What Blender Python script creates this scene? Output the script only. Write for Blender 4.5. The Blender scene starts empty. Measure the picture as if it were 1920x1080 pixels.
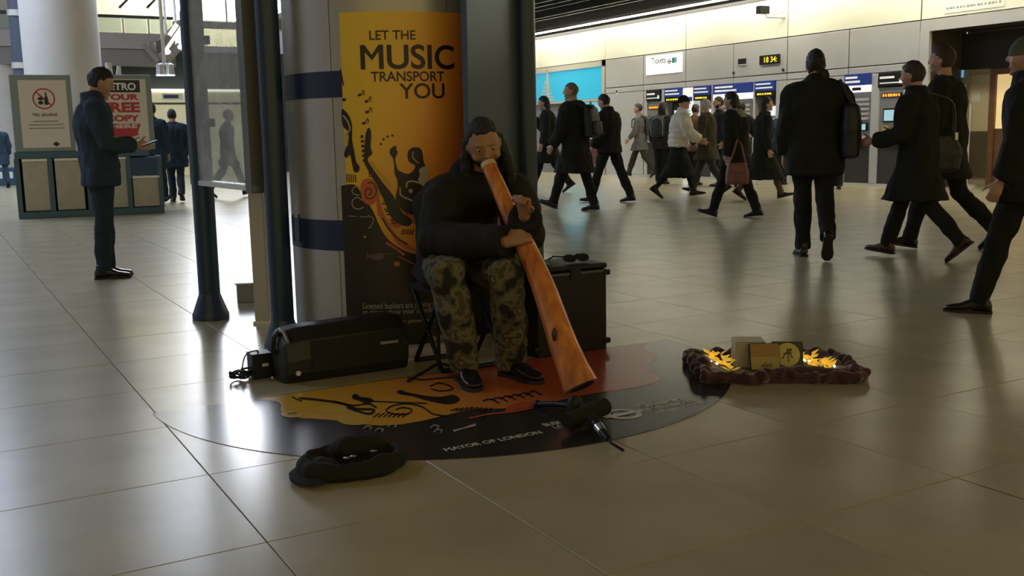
import bpy, bmesh, math, random
import numpy as np
from mathutils import Vector, noise
random.seed(7)
sc = bpy.context.scene
COL = sc.collection

# ---------------------------------------------------------------- camera
CAM_H = 1.12
YAW, PITCH, ROLL, FPX = 0.517232, 0.150076, -0.019562, 1907.97
_cy, _sy = math.cos(YAW), math.sin(YAW)
FWD = np.array([_sy*math.cos(PITCH), _cy*math.cos(PITCH), -math.sin(PITCH)])
_r0 = np.array([_cy, -_sy, 0.0]); _u0 = np.cross(_r0, FWD)
RT = math.cos(ROLL)*_r0 + math.sin(ROLL)*_u0
UP = -math.sin(ROLL)*_r0 + math.cos(ROLL)*_u0
CAMP = np.array([0, 0, CAM_H])
cd = bpy.data.cameras.new('camera'); cam = bpy.data.objects.new('camera', cd); COL.objects.link(cam)
cd.sensor_width = 36; cd.lens = FPX/1920*36; cd.clip_start = .05; cd.clip_end = 200
from mathutils import Matrix
cam.matrix_world = Matrix(((RT[0], UP[0], -FWD[0], 0), (RT[1], UP[1], -FWD[1], 0), (RT[2], UP[2], -FWD[2], CAM_H), (0, 0, 0, 1)))
sc.camera = cam

# ---------------------------------------------------------------- world, exposure
w = bpy.data.worlds.new('world'); sc.world = w; w.use_nodes = True
w.node_tree.nodes['Background'].inputs[0].default_value = (1.0, .785, .35, 1)
w.node_tree.nodes['Background'].inputs[1].default_value = .60
sc.view_settings.view_transform = 'Standard'; sc.view_settings.look = 'None'
sc.view_settings.exposure = 0.0; sc.view_settings.gamma = 1; sc.view_settings.use_curve_mapping = False
try: sc.cycles.use_denoising = True
except Exception: pass

# light strengths, one place
L_STRIP = 23.0       # strip lamp over the ticket wall
L_HALL = 20.0         # added lamps, out of view, over the far left hall
L_TICK = 40.0         # added lamps hidden among the ticket hall ribs
L_WIN = 17.0          # bright high window of the far hall
C_WARM = (1.0, .93, .70); C_COOL = (.68, .79, 1.0)

# ---------------------------------------------------------------- geometry helpers
def V(*a): return np.array(a, float)
def unit(v): v = np.asarray(v, float); return v/(np.linalg.norm(v)+1e-12)
def ray(x, y): return FWD + RT*((x-960)/FPX) - UP*((y-540)/FPX)
def fl(x, y, z=0.0):
    d = ray(x, y); return CAMP + (z-CAM_H)/d[2]*d
def at(x, y, depth): return CAMP + depth*ray(x, y)
def S(r, g, b):
    f = lambda c: (c/255/12.92) if c/255 <= .04045 else ((c/255+.055)/1.055)**2.4
    return (f(r), f(g), f(b))

class MB:
    def __init__(s): s.v = []; s.f = []; s.n = 0
    def add(s, vs, fs):
        vs = np.asarray(vs, float).reshape(-1, 3); s.v.append(vs)
        k = s.n; s.f += [tuple(i+k for i in f) for f in fs]; s.n += len(vs); return s
    def verts(s): return np.concatenate(s.v) if s.v else np.zeros((0, 3))
    def box8(s, p): # p[0..3] bottom ccw, p[4..7] top
        return s.add(p, [(3, 2, 1, 0), (4, 5, 6, 7), (0, 1, 5, 4), (1, 2, 6, 5), (2, 3, 7, 6), (3, 0, 4, 7)])
    def box(s, a, b):
        (x0, y0, z0), (x1, y1, z1) = a, b
        x0, x1 = sorted((x0, x1)); y0, y1 = sorted((y0, y1)); z0, z1 = sorted((z0, z1))
        return s.box8([(x0, y0, z0), (x1, y0, z0), (x1, y1, z0), (x0, y1, z0), (x0, y0, z1), (x1, y0, z1), (x1, y1, z1), (x0, y1, z1)])
    def obox(s, c, ex, ey, ez, hx, hy, hz):
        c = np.asarray(c, float); ex, ey, ez = ex*hx, ey*hy, ez*hz
        return s.box8([c-ex-ey-ez, c+ex-ey-ez, c+ex+ey-ez, c-ex+ey-ez, c-ex-ey+ez, c+ex-ey+ez, c+ex+ey+ez, c-ex+ey+ez])
    def loft(s, rings, cap=True, closed=True):
        n = len(rings[0]); m = len(rings); vs = np.concatenate([np.asarray(r, float) for r in rings]); fs = []
        for i in range(m-1):
            for j in range(n if closed else n-1):
                k = (j+1) % n; fs.append((i*n+j, i*n+k, (i+1)*n+k, (i+1)*n+j))
        if cap: fs.append(tuple(range(n-1, -1, -1))); fs.append(tuple((m-1)*n+j for j in range(n)))
        return s.add(vs, fs)
    def tube(s, pts, rad, n=10, cap=True, flat=None):
        pts = [np.asarray(p, float) for p in pts]
        if np.isscalar(rad): rad = [rad]*len(pts)
        rings = []; pu = None
        for i, p in enumerate(pts):
            a = pts[max(i-1, 0)]; b = pts[min(i+1, len(pts)-1)]; t = unit(b-a)
            if pu is None:
                ref = V(0, 0, 1) if abs(t[2]) < .9 else V(1, 0, 0); u = unit(np.cross(ref, t))
            else: u = unit(pu - t*(pu@t))
            pu = u; v = np.cross(t, u)
            rings.append([p + rad[i]*(math.cos(2*math.pi*k/n)*u + math.sin(2*math.pi*k/n)*v) for k in range(n)])
        return s.loft(rings, cap)
    def sphere(s, c, ax, ay, az, n=12, m=8):
        rings = []; c = np.asarray(c, float)
        for i in range(1, m):
            t = math.pi*i/m
            rings.append([c - az*math.cos(t) + math.sin(t)*(ax*math.cos(2*math.pi*k/n)+ay*math.sin(2*math.pi*k/n)) for k in range(n)])
        k0 = s.n; s.loft(rings, cap=False)
        b = len(rings)-1
        s.v.append(np.array([c-az, c+az])); ib = s.n; s.n += 2
        for j in range(n):
            k = (j+1) % n
            s.f.append((k0+k, k0+j, ib)); s.f.append((k0+b*n+j, k0+b*n+k, ib+1))
        return s
    def lathe(s, c, prof, n=24, cap=True):
        return s.loft([[(c[0]+r*math.cos(2*math.pi*k/n), c[1]+r*math.sin(2*math.pi*k/n), c[2]+z) for k in range(n)] for r, z in prof], cap)

WLOC = {}
def wl(o): return WLOC.get(o.name, V(0, 0, 0)) if o is not None else V(0, 0, 0)
def mesh_of(name, vs, fs, mat, smooth=False):
    me = bpy.data.meshes.new(name); me.from_pydata([tuple(map(float, v)) for v in vs], [], fs); me.update()
    if mat: me.materials.append(mat)
    if smooth: me.shade_smooth() if hasattr(me, 'shade_smooth') else me.polygons.foreach_set('use_smooth', [True]*len(me.polygons))
    return me
def fixn(me):
    bm = bmesh.new(); bm.from_mesh(me); bmesh.ops.recalc_face_normals(bm, faces=bm.faces); bm.to_mesh(me); bm.free()
def link(name, me, parent=None, loc=None):
    o = bpy.data.objects.new(name, me); COL.objects.link(o)
    if parent is not None: o.parent = parent; WLOC[o.name] = wl(parent)
    else:
        if loc is not None: o.location = tuple(map(float, loc)); WLOC[o.name] = np.asarray(loc, float)
    return o
def build(name, mb, mat, parent=None, loc=None, smooth=False, bevel=0, angle=None):
    """one mesh object; mb holds world coordinates"""
    off = wl(parent) if parent is not None else (np.asarray(loc, float) if loc is not None else V(0, 0, 0))
    me = mesh_of(name, mb.verts()-off, mb.f, mat, smooth); fixn(me)
    if smooth and angle is None: angle = 50
    if smooth and angle < 180:
        try: me.set_sharp_from_angle(angle=math.radians(angle))
        except Exception: pass
    o = link(name, me, parent, loc)
    if bevel:
        b = o.modifiers.new('bevel', 'BEVEL'); b.width = bevel; b.segments = 2; b.limit_method = 'ANGLE'
    return o
def tag(o, label, cat, group=None):
    o['label'] = label; o['category'] = cat
    if group: o['group'] = group
    return o
def struct(o, label=None): 
    o['kind'] = 'structure'
    if label: o['label'] = label
    return o
def thing(name, label, cat, loc, group=None):
    o = bpy.data.objects.new(name, None); COL.objects.link(o); o.location = tuple(map(float, loc)); WLOC[o.name] = np.asarray(loc, float)
    o.empty_display_size = .1
    return tag(o, label, cat, group)

# ---------------------------------------------------------------- materials
def mat(name, col, rough=.6, metal=0.0, spec=.5, noise_amt=0.0, nscale=8.0, bump=0.0, bscale=60.0, emit=None, estr=0.0, coat=0.0):
    m = bpy.data.materials.new(name); m.use_nodes = True; nt = m.node_tree; b = nt.nodes['Principled BSDF']
    b.inputs['Base Color'].default_value = (*col, 1); b.inputs['Roughness'].default_value = rough
    b.inputs['Metallic'].default_value = metal; b.inputs['Specular IOR Level'].default_value = spec
    b.inputs['Coat Weight'].default_value = coat
    if emit: b.inputs['Emission Color'].default_value = (*emit, 1); b.inputs['Emission Strength'].default_value = estr
    if noise_amt or bump:
        tc = nt.nodes.new('ShaderNodeTexCoord')
    if noise_amt:
        no = nt.nodes.new('ShaderNodeTexNoise'); no.inputs['Scale'].default_value = nscale; no.inputs['Detail'].default_value = 5
        nt.links.new(tc.outputs['Object'], no.inputs['Vector'])
        rp = nt.nodes.new('ShaderNodeValToRGB')
        rp.color_ramp.elements[0].position = .3; rp.color_ramp.elements[1].position = .7
        rp.color_ramp.elements[0].color = (*[c*(1-noise_amt) for c in col], 1); rp.color_ramp.elements[1].color = (*[min(1, c*(1+noise_amt)) for c in col], 1)
        nt.links.new(no.outputs['Fac'], rp.inputs['Fac']); nt.links.new(rp.outputs['Color'], b.inputs['Base Color'])
    if bump:
        n2 = nt.nodes.new('ShaderNodeTexNoise'); n2.inputs['Scale'].default_value = bscale; n2.inputs['Detail'].default_value = 3
        nt.links.new(tc.outputs['Object'], n2.inputs['Vector'])
        bp = nt.nodes.new('ShaderNodeBump'); bp.inputs['Strength'].default_value = bump; bp.inputs['Distance'].default_value = .02
        nt.links.new(n2.outputs['Fac'], bp.inputs['Height']); nt.links.new(bp.outputs['Normal'], b.inputs['Normal'])
    return m
def emis(name, col, s):
    m = bpy.data.materials.new(name); m.use_nodes = True; nt = m.node_tree; nt.nodes.remove(nt.nodes['Principled BSDF'])
    e = nt.nodes.new('ShaderNodeEmission'); e.inputs[0].default_value = (*col, 1); e.inputs[1].default_value = s
    nt.links.new(e.outputs[0], nt.nodes['Material Output'].inputs[0]); return m
M = {}
M['tile'] = mat('terrazzo_tile', (.43, .38, .255), .25, spec=.42, noise_amt=.10, nscale=2.2, bump=.008, bscale=220)
M['joint'] = mat('dark_joint', (.03, .027, .022), .8)
M['steel'] = mat('brushed_steel', (.66, .655, .66), .36, metal=.5, noise_amt=.05, nscale=1.3)
M['steel_dark'] = mat('dark_steel', (.10, .10, .11), .38, metal=.8)
M['colsteel'] = mat('column_steel', (.44, .43, .42), .40, metal=.45, noise_amt=.05, nscale=2)
M['bluepost'] = mat('blue_paint', (.012, .034, .082), .35)
M['blueband'] = mat('blue_band', (.010, .018, .075), .42)
M['white'] = mat('white_glass_panel', (.86, .87, .76), .22, spec=.5)
M['paper'] = mat('white_paper', (.80, .80, .78), .6)
M['concrete'] = mat('pale_concrete', (.62, .60, .58), .7, noise_amt=.06, nscale=1.5)
M['dark'] = mat('dark_void', (.022, .022, .022), .7)
M['ceil'] = mat('dark_ceiling', (.085, .082, .085), .6)
M['black'] = mat('black_plastic', (.005, .006, .006), .45, spec=.35)
M['blackfab'] = mat('black_fabric', (.008, .008, .008), .9, bump=.2, bscale=150)
M['skin'] = mat('skin', (.46, .27, .18), .55, noise_amt=.08, nscale=20)
M['skin_dk'] = mat('skin_tan', (.34, .18, .10), .5, noise_amt=.1, nscale=25)
M['eye'] = mat('eye_white', (.42, .38, .34), .25)
M['hair_dk'] = mat('dark_hair', (.010, .008, .007), .55, bump=.5, bscale=110)
M['hair_br'] = mat('brown_hair', (.035, .020, .012), .55, bump=.5, bscale=110)
M['hair_gr'] = mat('grey_hair', (.42, .40, .36), .65, bump=.5, bscale=110)
M['hair_cr'] = mat('cropped_hair', (.16, .13, .10), .7, bump=.3, bscale=200)
M['shoe'] = mat('black_leather', (.012, .011, .010), .28)
M['shoe_br'] = mat('brown_leather', (.05, .022, .012), .3)
M['sole'] = mat('shoe_sole', (.02, .017, .014), .7)
def cloth(name, c, b=.35): return mat(name, c, .92, spec=.25, noise_amt=.15, nscale=6, bump=b, bscale=14)
M['c_black'] = cloth('black_wool', (.015, .016, .013)); M['c_navy'] = cloth('navy_wool', (.030, .048, .075))
M['c_char'] = cloth('charcoal_cloth', (.020, .019, .018)); M['c_blue'] = cloth('blue_jacket', (.020, .035, .075))
M['c_grey'] = cloth('grey_jacket', (.12, .12, .115)); M['c_olive'] = cloth('olive_coat', (.050, .046, .026))
M['c_white'] = cloth('cream_padded', (.72, .69, .58), .2); M['c_brown'] = cloth('brown_jacket', (.16, .085, .05))
M['c_green'] = cloth('green_beanie', (.10, .11, .085)); M['c_scarf'] = cloth('grey_scarf', (.27, .28, .25))
M['tr_black'] = cloth('black_trousers', (.014, .014, .012)); M['tr_navy'] = cloth('navy_trousers', (.024, .038, .058))
M['tr_grey'] = cloth('grey_trousers', (.045, .042, .034)); M['c_tan'] = cloth('tan_trousers', (.10, .075, .045))
M['bag_pink'] = mat('pink_leather', (.20, .075, .065), .45); M['bag_black'] = mat('black_nylon', (.012, .013, .014), .5, bump=.2, bscale=30)
M['bag_grey'] = mat('grey_nylon', (.045, .048, .05), .6)

# ---------------------------------------------------------------- planes that carry flat things
class Plane:
    def __init__(s, o, e, n):
        s.o = np.asarray(o, float); s.e = unit(e); s.k = V(0, 0, 1); s.n = unit(n)
    def uv(s, px, py, off=0.0):
        d = ray(px, py); t = ((s.o + s.n*off - CAMP)@s.n)/(d@s.n); q = CAMP + t*d - s.o; return q@s.e, q[2]
    def pt(s, u, v, n=0.0): return s.o + s.e*u + s.k*v + s.n*n
    def slab(s, mb, u0, v0, u1, v1, n0, n1):
        u0, u1 = sorted((u0, u1)); v0, v1 = sorted((v0, v1))
        return mb.obox(s.pt((u0+u1)/2, (v0+v1)/2, (n0+n1)/2), s.e, s.k, s.n, (u1-u0)/2, (v1-v0)/2, abs(n1-n0)/2)
    def pslab(s, mb, x0, y0, x1, y1, n0, n1):
        """slab over a pixel box, edges averaged so that it stays a true rectangle"""
        a, b, c, d = s.uv(x0, y0), s.uv(x1, y0), s.uv(x1, y1), s.uv(x0, y1)
        return s.slab(mb, (a[0]+d[0])/2, (c[1]+d[1])/2, (b[0]+c[0])/2, (a[1]+b[1])/2, n0, n1)
    def prect(s, x0, y0, x1, y1):
        a, b, c, d = s.uv(x0, y0), s.uv(x1, y0), s.uv(x1, y1), s.uv(x0, y1)
        return (a[0]+d[0])/2, (c[1]+d[1])/2, (b[0]+c[0])/2, (a[1]+b[1])/2

def dense(v, f, lim):
    """split triangles until no edge is longer than lim (2-D points), so that flat print follows a curved surface"""
    v = [tuple(p[:2]) for p in v]; f = [tuple(t) for t in f]
    for _ in range(8):
        mid = {}; out = []
        def m(a, b):
            k = (min(a, b), max(a, b))
            if math.dist(v[a], v[b]) <= lim: return None
            if k not in mid: mid[k] = len(v); v.append(((v[a][0]+v[b][0])/2, (v[a][1]+v[b][1])/2))
            return mid[k]
        for t in f:
            a, b, c = t; ab, bc, ca = m(a, b), m(b, c), m(c, a); n_ = sum(x is not None for x in (ab, bc, ca))
            if n_ == 0: out.append(t)
            elif n_ == 3: out += [(a, ab, ca), (ab, b, bc), (ca, bc, c), (ab, bc, ca)]
            elif n_ == 1:
                if ab is not None: out += [(a, ab, c), (ab, b, c)]
                elif bc is not None: out += [(a, b, bc), (a, bc, c)]
                else: out += [(a, b, ca), (ca, b, c)]
            else:
                if ab is None: out += [(a, b, bc), (a, bc, ca), (ca, bc, c)]
                elif bc is None: out += [(a, ab, ca), (ab, b, ca), (ca, b, c)]
                else: out += [(a, ab, c), (ab, b, bc), (ab, bc, c)]
        f = out
        if not mid: break
    return v, f
_tc = {}
def text_geo(s, bold=0.0, res=6):
    """flat letter outlines: verts (x right, y up), faces; height 1 = capital height"""
    key = (s, bold)
    if key in _tc: return _tc[key]
    cu = bpy.data.curves.new('t', 'FONT'); cu.body = s; cu.size = 1.0; cu.offset = bold; cu.resolution_u = res
    o = bpy.data.objects.new('t', cu); COL.objects.link(o); dg = bpy.context.evaluated_depsgraph_get(); dg.update()
    me = bpy.data.meshes.new_from_object(o.evaluated_get(dg))
    v = np.array([tuple(x.co) for x in me.vertices]); me.calc_loop_triangles(); f = [tuple(t.vertices) for t in me.loop_triangles]
    bpy.data.objects.remove(o); bpy.data.curves.remove(cu); bpy.data.meshes.remove(me)
    v[:, :2] /= .729
    _tc[key] = (v, f); return v, f
def text_m(s, bold):
    """a string that starts with M: the font's M breaks when its outline is offset, so that letter is drawn here"""
    full = text_geo(s, 0.0)[0]; rest = text_geo(s[1:], bold); r0 = text_geo(s[1:], 0.0)[0]
    X0 = full[:, 0].min(); dx = full[:, 0].max()-r0[:, 0].max(); b_ = bold/.729; x0, x1 = X0-b_, X0+.87+b_; h0, h1 = -b_, .945+b_; w_ = .135+2*b_; m_ = (x0+x1)/2; d_ = .22+2.4*b_; t_ = .56; lo = .36-b_
    v = [(x0, h0), (x0+w_, h0), (x0+w_, h1), (x0, h1), (x1-w_, h0), (x1, h0), (x1, h1), (x1-w_, h1), (m_, t_), (m_, lo), (x0+w_, h1-d_), (x1-w_, h1-d_)]
    f = [(0, 1, 2), (0, 2, 3), (4, 5, 6), (4, 6, 7), (2, 10, 9), (2, 9, 8), (7, 8, 9), (7, 9, 11)]
    n_ = len(v); V_ = np.array([(*p, 0.0) for p in v]+[(p[0]+dx, p[1], 0.0) for p in rest[0]])
    return V_, f+[tuple(i+n_ for i in t) for t in rest[1]]
def text_on(mb, s, mapf, u, v, h, width=None, bold=0.0, align='l', lim=None):
    """lay text with its baseline left at (u, v), cap height h; width stretches it; mapf maps (u, v) to a world point"""
    tv, tf = text_m(s, bold) if s[0] == 'M' and bold > 0 else text_geo(s, bold); tv = tv.copy(); x0, x1 = tv[:, 0].min(), tv[:, 0].max()
    sx = h if width is None else width/(x1-x0)
    X = (tv[:, 0]-x0)*sx; Y = tv[:, 1]*h
    if align == 'c': X = X - (x1-x0)*sx/2
    P2d = list(zip(X, Y))
    if lim: P2d, tf = dense(P2d, tf, lim)
    mb.add([mapf(u+a, v+b) for a, b in P2d], tf)
def poly_fill(mb, pts, mapf, sub=None):
    if sub and len(pts) > 5:                 # round the corners of freehand outlines
        q = [np.asarray(p, float) for p in pts]; n_ = len(q); out = []
        for i in range(n_):
            a, b, c, d = q[i-1], q[i], q[(i+1) % n_], q[(i+2) % n_]
            for t in (0, .34, .67): out.append(.5*((2*b)+(-a+c)*t+(2*a-5*b+4*c-d)*t*t+(-a+3*b-3*c+d)*t**3))
        pts = out
    bm = bmesh.new(); vs = [bm.verts.new((p[0], p[1], 0)) for p in pts]
    es = [bm.edges.new((vs[i], vs[(i+1) % len(vs)])) for i in range(len(vs))]
    bmesh.ops.triangle_fill(bm, edges=es, use_beauty=True)
    bm.verts.index_update(); bm.verts.ensure_lookup_table()
    P2d, tf = [(v.co.x, v.co.y) for v in bm.verts], [tuple(v.index for v in f.verts) for f in bm.faces]; bm.free()
    if sub: P2d, tf = dense(P2d, tf, sub)
    mb.add([mapf(*p) for p in P2d], tf)
def stroke(mb, pts, wd, mapf):
    pts = [np.asarray(p, float) for p in pts]; n = len(pts); L = []; R_ = []
    if np.isscalar(wd): wd = [wd]*n
    for i, p in enumerate(pts):
        t = unit(pts[min(i+1, n-1)]-pts[max(i-1, 0)]); q = np.array([-t[1], t[0]])*wd[i]/2; L.append(p+q); R_.append(p-q)
    vs = [mapf(*p) for p in L]+[mapf(*p) for p in R_]
    mb.add(vs, [(i, i+1, n+i+1, n+i) for i in range(n-1)])
def spline(pts, k=8):
    pts = [np.asarray(p, float) for p in pts]; out = []
    P = [2*pts[0]-pts[1]]+pts+[2*pts[-1]-pts[-2]]
    for i in range(1, len(P)-2):
        for j in range(k):
            t = j/k; a, b, c, d = P[i-1:i+3]
            out.append(.5*((2*b)+(-a+c)*t+(2*a-5*b+4*c-d)*t*t+(-a+3*b-3*c+d)*t**3))
    return out+[pts[-1]]
def disc(mb, c, r, mapf, n=16, ry=None):
    ry = r if ry is None else ry
    poly_fill(mb, [(c[0]+r*math.cos(2*math.pi*k/n), c[1]+ry*math.sin(2*math.pi*k/n)) for k in range(n)], mapf)

# ================================================================ SETTING
# ---- floor: dark bed with square tiles laid on it
TS = .6829; TX0, TY0 = .7365, 2.031      # tile pitch and one joint crossing
root = build('floor', MB().box((-14, -6, -.09), (30, 46, -.0300)), M['joint']); struct(root, 'pale stone tile floor with thin dark joints')
tb = MB(); g = .0016; T2 = TS/2-g; ch = .0012
prof = [(T2, -.030), (T2, -ch), (T2-ch, 0)]
tb.loft([[(-r, -r, z), (r, -r, z), (r, r, z), (-r, r, z)] for r, z in prof])
tme = mesh_of('tile', tb.verts(), tb.f, M['tile']); fixn(tme)
cells = []
for i in range(-30, 45):
    for j in range(-12, 64):
        cx, cy = TX0+(i+.5)*TS, TY0+(j+.5)*TS
        if -13 < cx < 29.5 and -5.6 < cy < 45.5: cells.append((cx, cy))
def seen(c):
    d = V(c[0], c[1], 0)-CAMP; wv = d@FWD
    if wv < .8: return 0
    x = 960+FPX*(d@RT)/wv; y = 540-FPX*(d@UP)/wv
    return 1/wv if -150 < x < 2070 and y < 1300 else 0
cells.sort(key=lambda c: -seen(c))
for c in cells[:298]:
    o = bpy.data.objects.new('tile', tme); COL.objects.link(o); o.parent = root; o.location = (c[0], c[1], random.uniform(-.0004, .0002))
fb = MB()
for c in cells[298:]:
    fb.add([(c[0]-T2, c[1]-T2, 0), (c[0]+T2, c[1]-T2, 0), (c[0]+T2, c[1]+T2, 0), (c[0]-T2, c[1]+T2, 0)], [(0, 1, 2, 3)])
o = build('tile_field', fb, M['tile'], root); o['kind'] = 'stuff'

# ---- ticket wall: plane x = 15.66, image right is -Y
WX = 15.66
TW = Plane((WX, 0, 0), (0, -1, 0), (-1, 0, 0))
wall = build('wall_right', MB().box((WX+.30, 12.45, 0), (WX+.45, 44.5, 11)), M['dark']); struct(wall, 'steel and white glass ticket wall')
def wslab(name, y0, z0, y1, z1, n0, n1, m, parent=wall, bev=0): return build(name, MB().box((WX-n0, y0, z0), (WX-n1, y1, z1)), m, parent, bevel=bev)
gp = .012
ups = [32, 28.9, 25.62, 22.36, 19.09, 15.83, 12.57]
for a, b in zip(ups[:-1], ups[1:]):
    wslab('glass_panel', a-gp, 3.0, b+gp, 3.80, -.02, 0, M['white'])
mods = [22.36, 20.73, 19.09, 17.46, 15.83, 14.2, 12.57]
for a, b in zip(mods[:-1], mods[1:]):
    wslab('steel_panel', a-gp, 2.27, b+gp, 2.98, -.02, 0, M['steel'], bev=.004)
# band under the second joint, and the panels between the machines (wall stays open where machines are let in)
for a, b in zip(mods[:-1], mods[1:]):
    wslab('steel_panel', a-gp, 2.13, b+gp, 2.25, -.02, 0, M['steel'], bev=.003)
wslab('steel_panel', 22.36-gp, .06, 20.73+gp, 2.115, -.02, 0, M['steel'], bev=.004)
wslab('skirting', 22.36, 0, 12.57, .055, -.02, .012, M['steel'])
wslab('cornice', 32, 3.80, 12.3, 3.87, -.05, .02, M['steel_dark'])
wslab('head_rail', 12.55, 2.78, 4.0, 2.98, -.02, .02, M['steel'])
for a, b in ((12.55, 10.0), (9.98, 7.0), (6.98, 4.0)):
    wslab('glass_panel', a, 3.0, b, 3.80, -.02, 0, M['white'])
wslab('jamb', 12.56, 0, 12.36, 2.78, -.05, .02, M['steel'])
# rivets and small fittings
for (px, py) in ((1376, 137), (1469, 131)):
    u, v = TW.uv(px, py); c = TW.pt(u, v, .004)
    build('lamp_boss', MB().tube([c, c+V(-.02, 0, 0)], [.035, .03], 14), M['steel_dark'], wall)

# ---- ceiling of the ticket hall with long ribs, strip lamp under its edge
ce = build('ceiling', MB().box((8.6, -6, 4.30), (16.4, 30, 4.45)), M['ceil']); struct(ce, 'dark ceiling of the ticket hall with long ribs')
for x in (14.9, 14.45, 14.05, 13.7, 13.3, 12.9, 12.3, 11.6, 10.8, 9.9):
    build('ceiling_rib', MB().box((x-.03, -5.9, 4.05 if 13.9 < x < 14.2 else 4.16), (x+.03, 29.9, 4.30)), M['steel_dark'], ce)  # one rib hangs lower to screen the added lamps from view
build('ceiling_edge', MB().box((15.25, -5.9, 3.98), (15.45, 29.9, 4.30)), M['ceil'], ce)
o = build('ceiling_hall', MB().box((-14, -6, 11.0), (16.4, 46, 11.2)), M['ceil']); struct(o, 'high dark ceiling of the main hall')
st = thing('strip_light', 'long thin white strip lamp running along the top of the ticket wall', 'lamp', (15.4, 18, 3.9))
build('housing', MB().box((15.30, 4.2, 3.93), (15.42, 31.5, 3.98)), M['steel_dark'], st)
build('tube', MB().box((15.31, 4.3, 3.905), (15.41, 31.4, 3.93)), emis('strip_glow', C_WARM, L_STRIP), st)
# lamps added between the ribs to brighten the ticket wall and floor
e_t = emis('ticket_fill_glow', C_WARM, L_TICK)
for k, y in enumerate((4.0, 8.0, 12.0, 16.0, 20.0, 24.0)):
    t = thing('fill_light', 'added rectangular lamp hidden between ribs over the ticket hall queue', 'lamp', (14.25, y, 4.22), 'added ticket hall lamps')
    build('frame', MB().box((14.12, y-1.0, 4.22), (14.38, y+1.0, 4.29)), M['steel_dark'], t)
    build('diffuser', MB().box((14.13, y-.97, 4.205), (14.37, y+.97, 4.22)), e_t, t)
# lamps added above the view to brighten the left hall and its floor
e_h = emis('hall_fill_glow', C_COOL, L_HALL)
for k, (x, y) in enumerate(((-4.5, 19), (-.2, 20), (-4.5, 26), (.2, 27), (4.6, 22), (-8.5, 22), (-5.5, 11))):
    t = thing('fill_light', 'large added square cool white lamp, out of view under the main hall ceiling', 'lamp', (x, y, 7.0), 'added main hall lamps')
    build('frame', MB().box((x-1.05, y-1.05, 7.0), (x+1.05, y+1.05, 7.12)), M['steel_dark'], t)
    build('diffuser', MB().box((x-1, y-1, 6.97), (x+1, y+1, 7.0)), e_h, t)
    for s in (-.8, .8): build('hanger', MB().tube([(x+s, y, 7.12), (x+s, y, 11.0)], .02, 8), M['steel_dark'], t)
# ---- right-hand opening: recessed office front with cream wall, notices and a wooden door
RX = WX+1.05
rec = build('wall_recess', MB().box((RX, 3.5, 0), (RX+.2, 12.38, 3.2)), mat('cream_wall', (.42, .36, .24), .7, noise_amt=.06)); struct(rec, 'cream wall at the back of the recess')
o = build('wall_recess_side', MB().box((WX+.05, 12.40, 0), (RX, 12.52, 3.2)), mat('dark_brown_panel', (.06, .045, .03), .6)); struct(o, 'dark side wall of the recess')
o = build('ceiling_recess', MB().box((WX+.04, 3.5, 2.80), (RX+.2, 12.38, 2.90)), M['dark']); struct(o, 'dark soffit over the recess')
RP = Plane((RX, 0, 0), (0, -1, 0), (-1, 0, 0))
def rbox(name, x0, y0, x1, y1, n0, n1, m, parent, bev=0):
    return build(name, RP.pslab(MB(), x0, y0, x1, y1, n0, n1), m, parent, bevel=bev)
rbox('dado_panel', 1700, 250, 1862, 330, -.01, .03, mat('brown_dado', (.10, .075, .04), .6), rec)
rbox('upper_band', 1740, 60, 1990, 128, -.01, .12, M['dark'], rec)
t = thing('wall_screen', 'small blue lit screen in the recess above the man with brushed hair', 'screen', RP.pt(*RP.uv(1800, 136), .1))
rbox('casing', 1783, 104, 1822, 160, .0, .10, mat('pale_casing', (.30, .30, .26), .5), t)
rbox('display', 1788, 128, 1814, 146, .10, .105, emis('screen_blue', (.16, .36, .60), .8), t)
t = thing('notice_board', 'cream notice board with two small pale notices in the recess', 'notice board', RP.pt(*RP.uv(1840, 190), .02))
rbox('board', 1820, 140, 1856, 246, .0, .03, mat('cream_board', (.55, .46, .30), .6), t)
rbox('notice', 1824, 146, 1842, 158, .03, .036, mat('notice_green', (.40, .42, .32), .6), t)
rbox('notice', 1824, 173, 1840, 190, .03, .036, mat('notice_pale', (.60, .60, .52), .6), t)
d = thing('door_1', 'wooden framed door with a warm lit pane at the recess', 'door', RP.pt(RP.uv(1885, 200)[0], 0, 0)); d['kind'] = 'structure'
wd = mat('brown_wood', (.16, .075, .03), .45, noise_amt=.2, nscale=5)
x0, z0, x1, z1 = RP.prect(1858, 130, 1960, 300)
build('frame', RP.slab(RP.slab(RP.slab(MB(), x0, 0, x0+.11, 2.1, 0, .07), x1-.11, 0, x1, 2.1, 0, .07), x0+.11, 2.0, x1-.11, 2.1, 0, .07), wd, d)
build('lower_panel', RP.slab(MB(), x0+.11, 0, x1-.11, 1.05, 0, .03), wd, d)
build('pane', RP.slab(MB(), x0+.11, 1.05, x1-.11, 2.0, 0, .02), mat('lit_pane', (.7, .55, .3), .3, emit=(1.0, .72, .32), estr=.55), d)
t = thing('grey_bollard', 'short round steel bollard base on the floor at the mouth of the recess', 'bollard', fl(1812, 352))
c = fl(1812, 352); build('dome', MB().lathe(c, [(.20, 0), (.20, .03), (.12, .06), (.02, .075)], 20), M['steel'], t, smooth=True)
build('pole', MB().tube([c+V(0, 0, .06), c+V(0, 0, 1.5)], .02, 10), M['steel'], t, smooth=True)
t = thing('fill_light', 'small added warm lamp on the soffit inside the recess', 'lamp', (WX+.6, 9.5, 2.78))  # lamp added to brighten the dark recess
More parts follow.
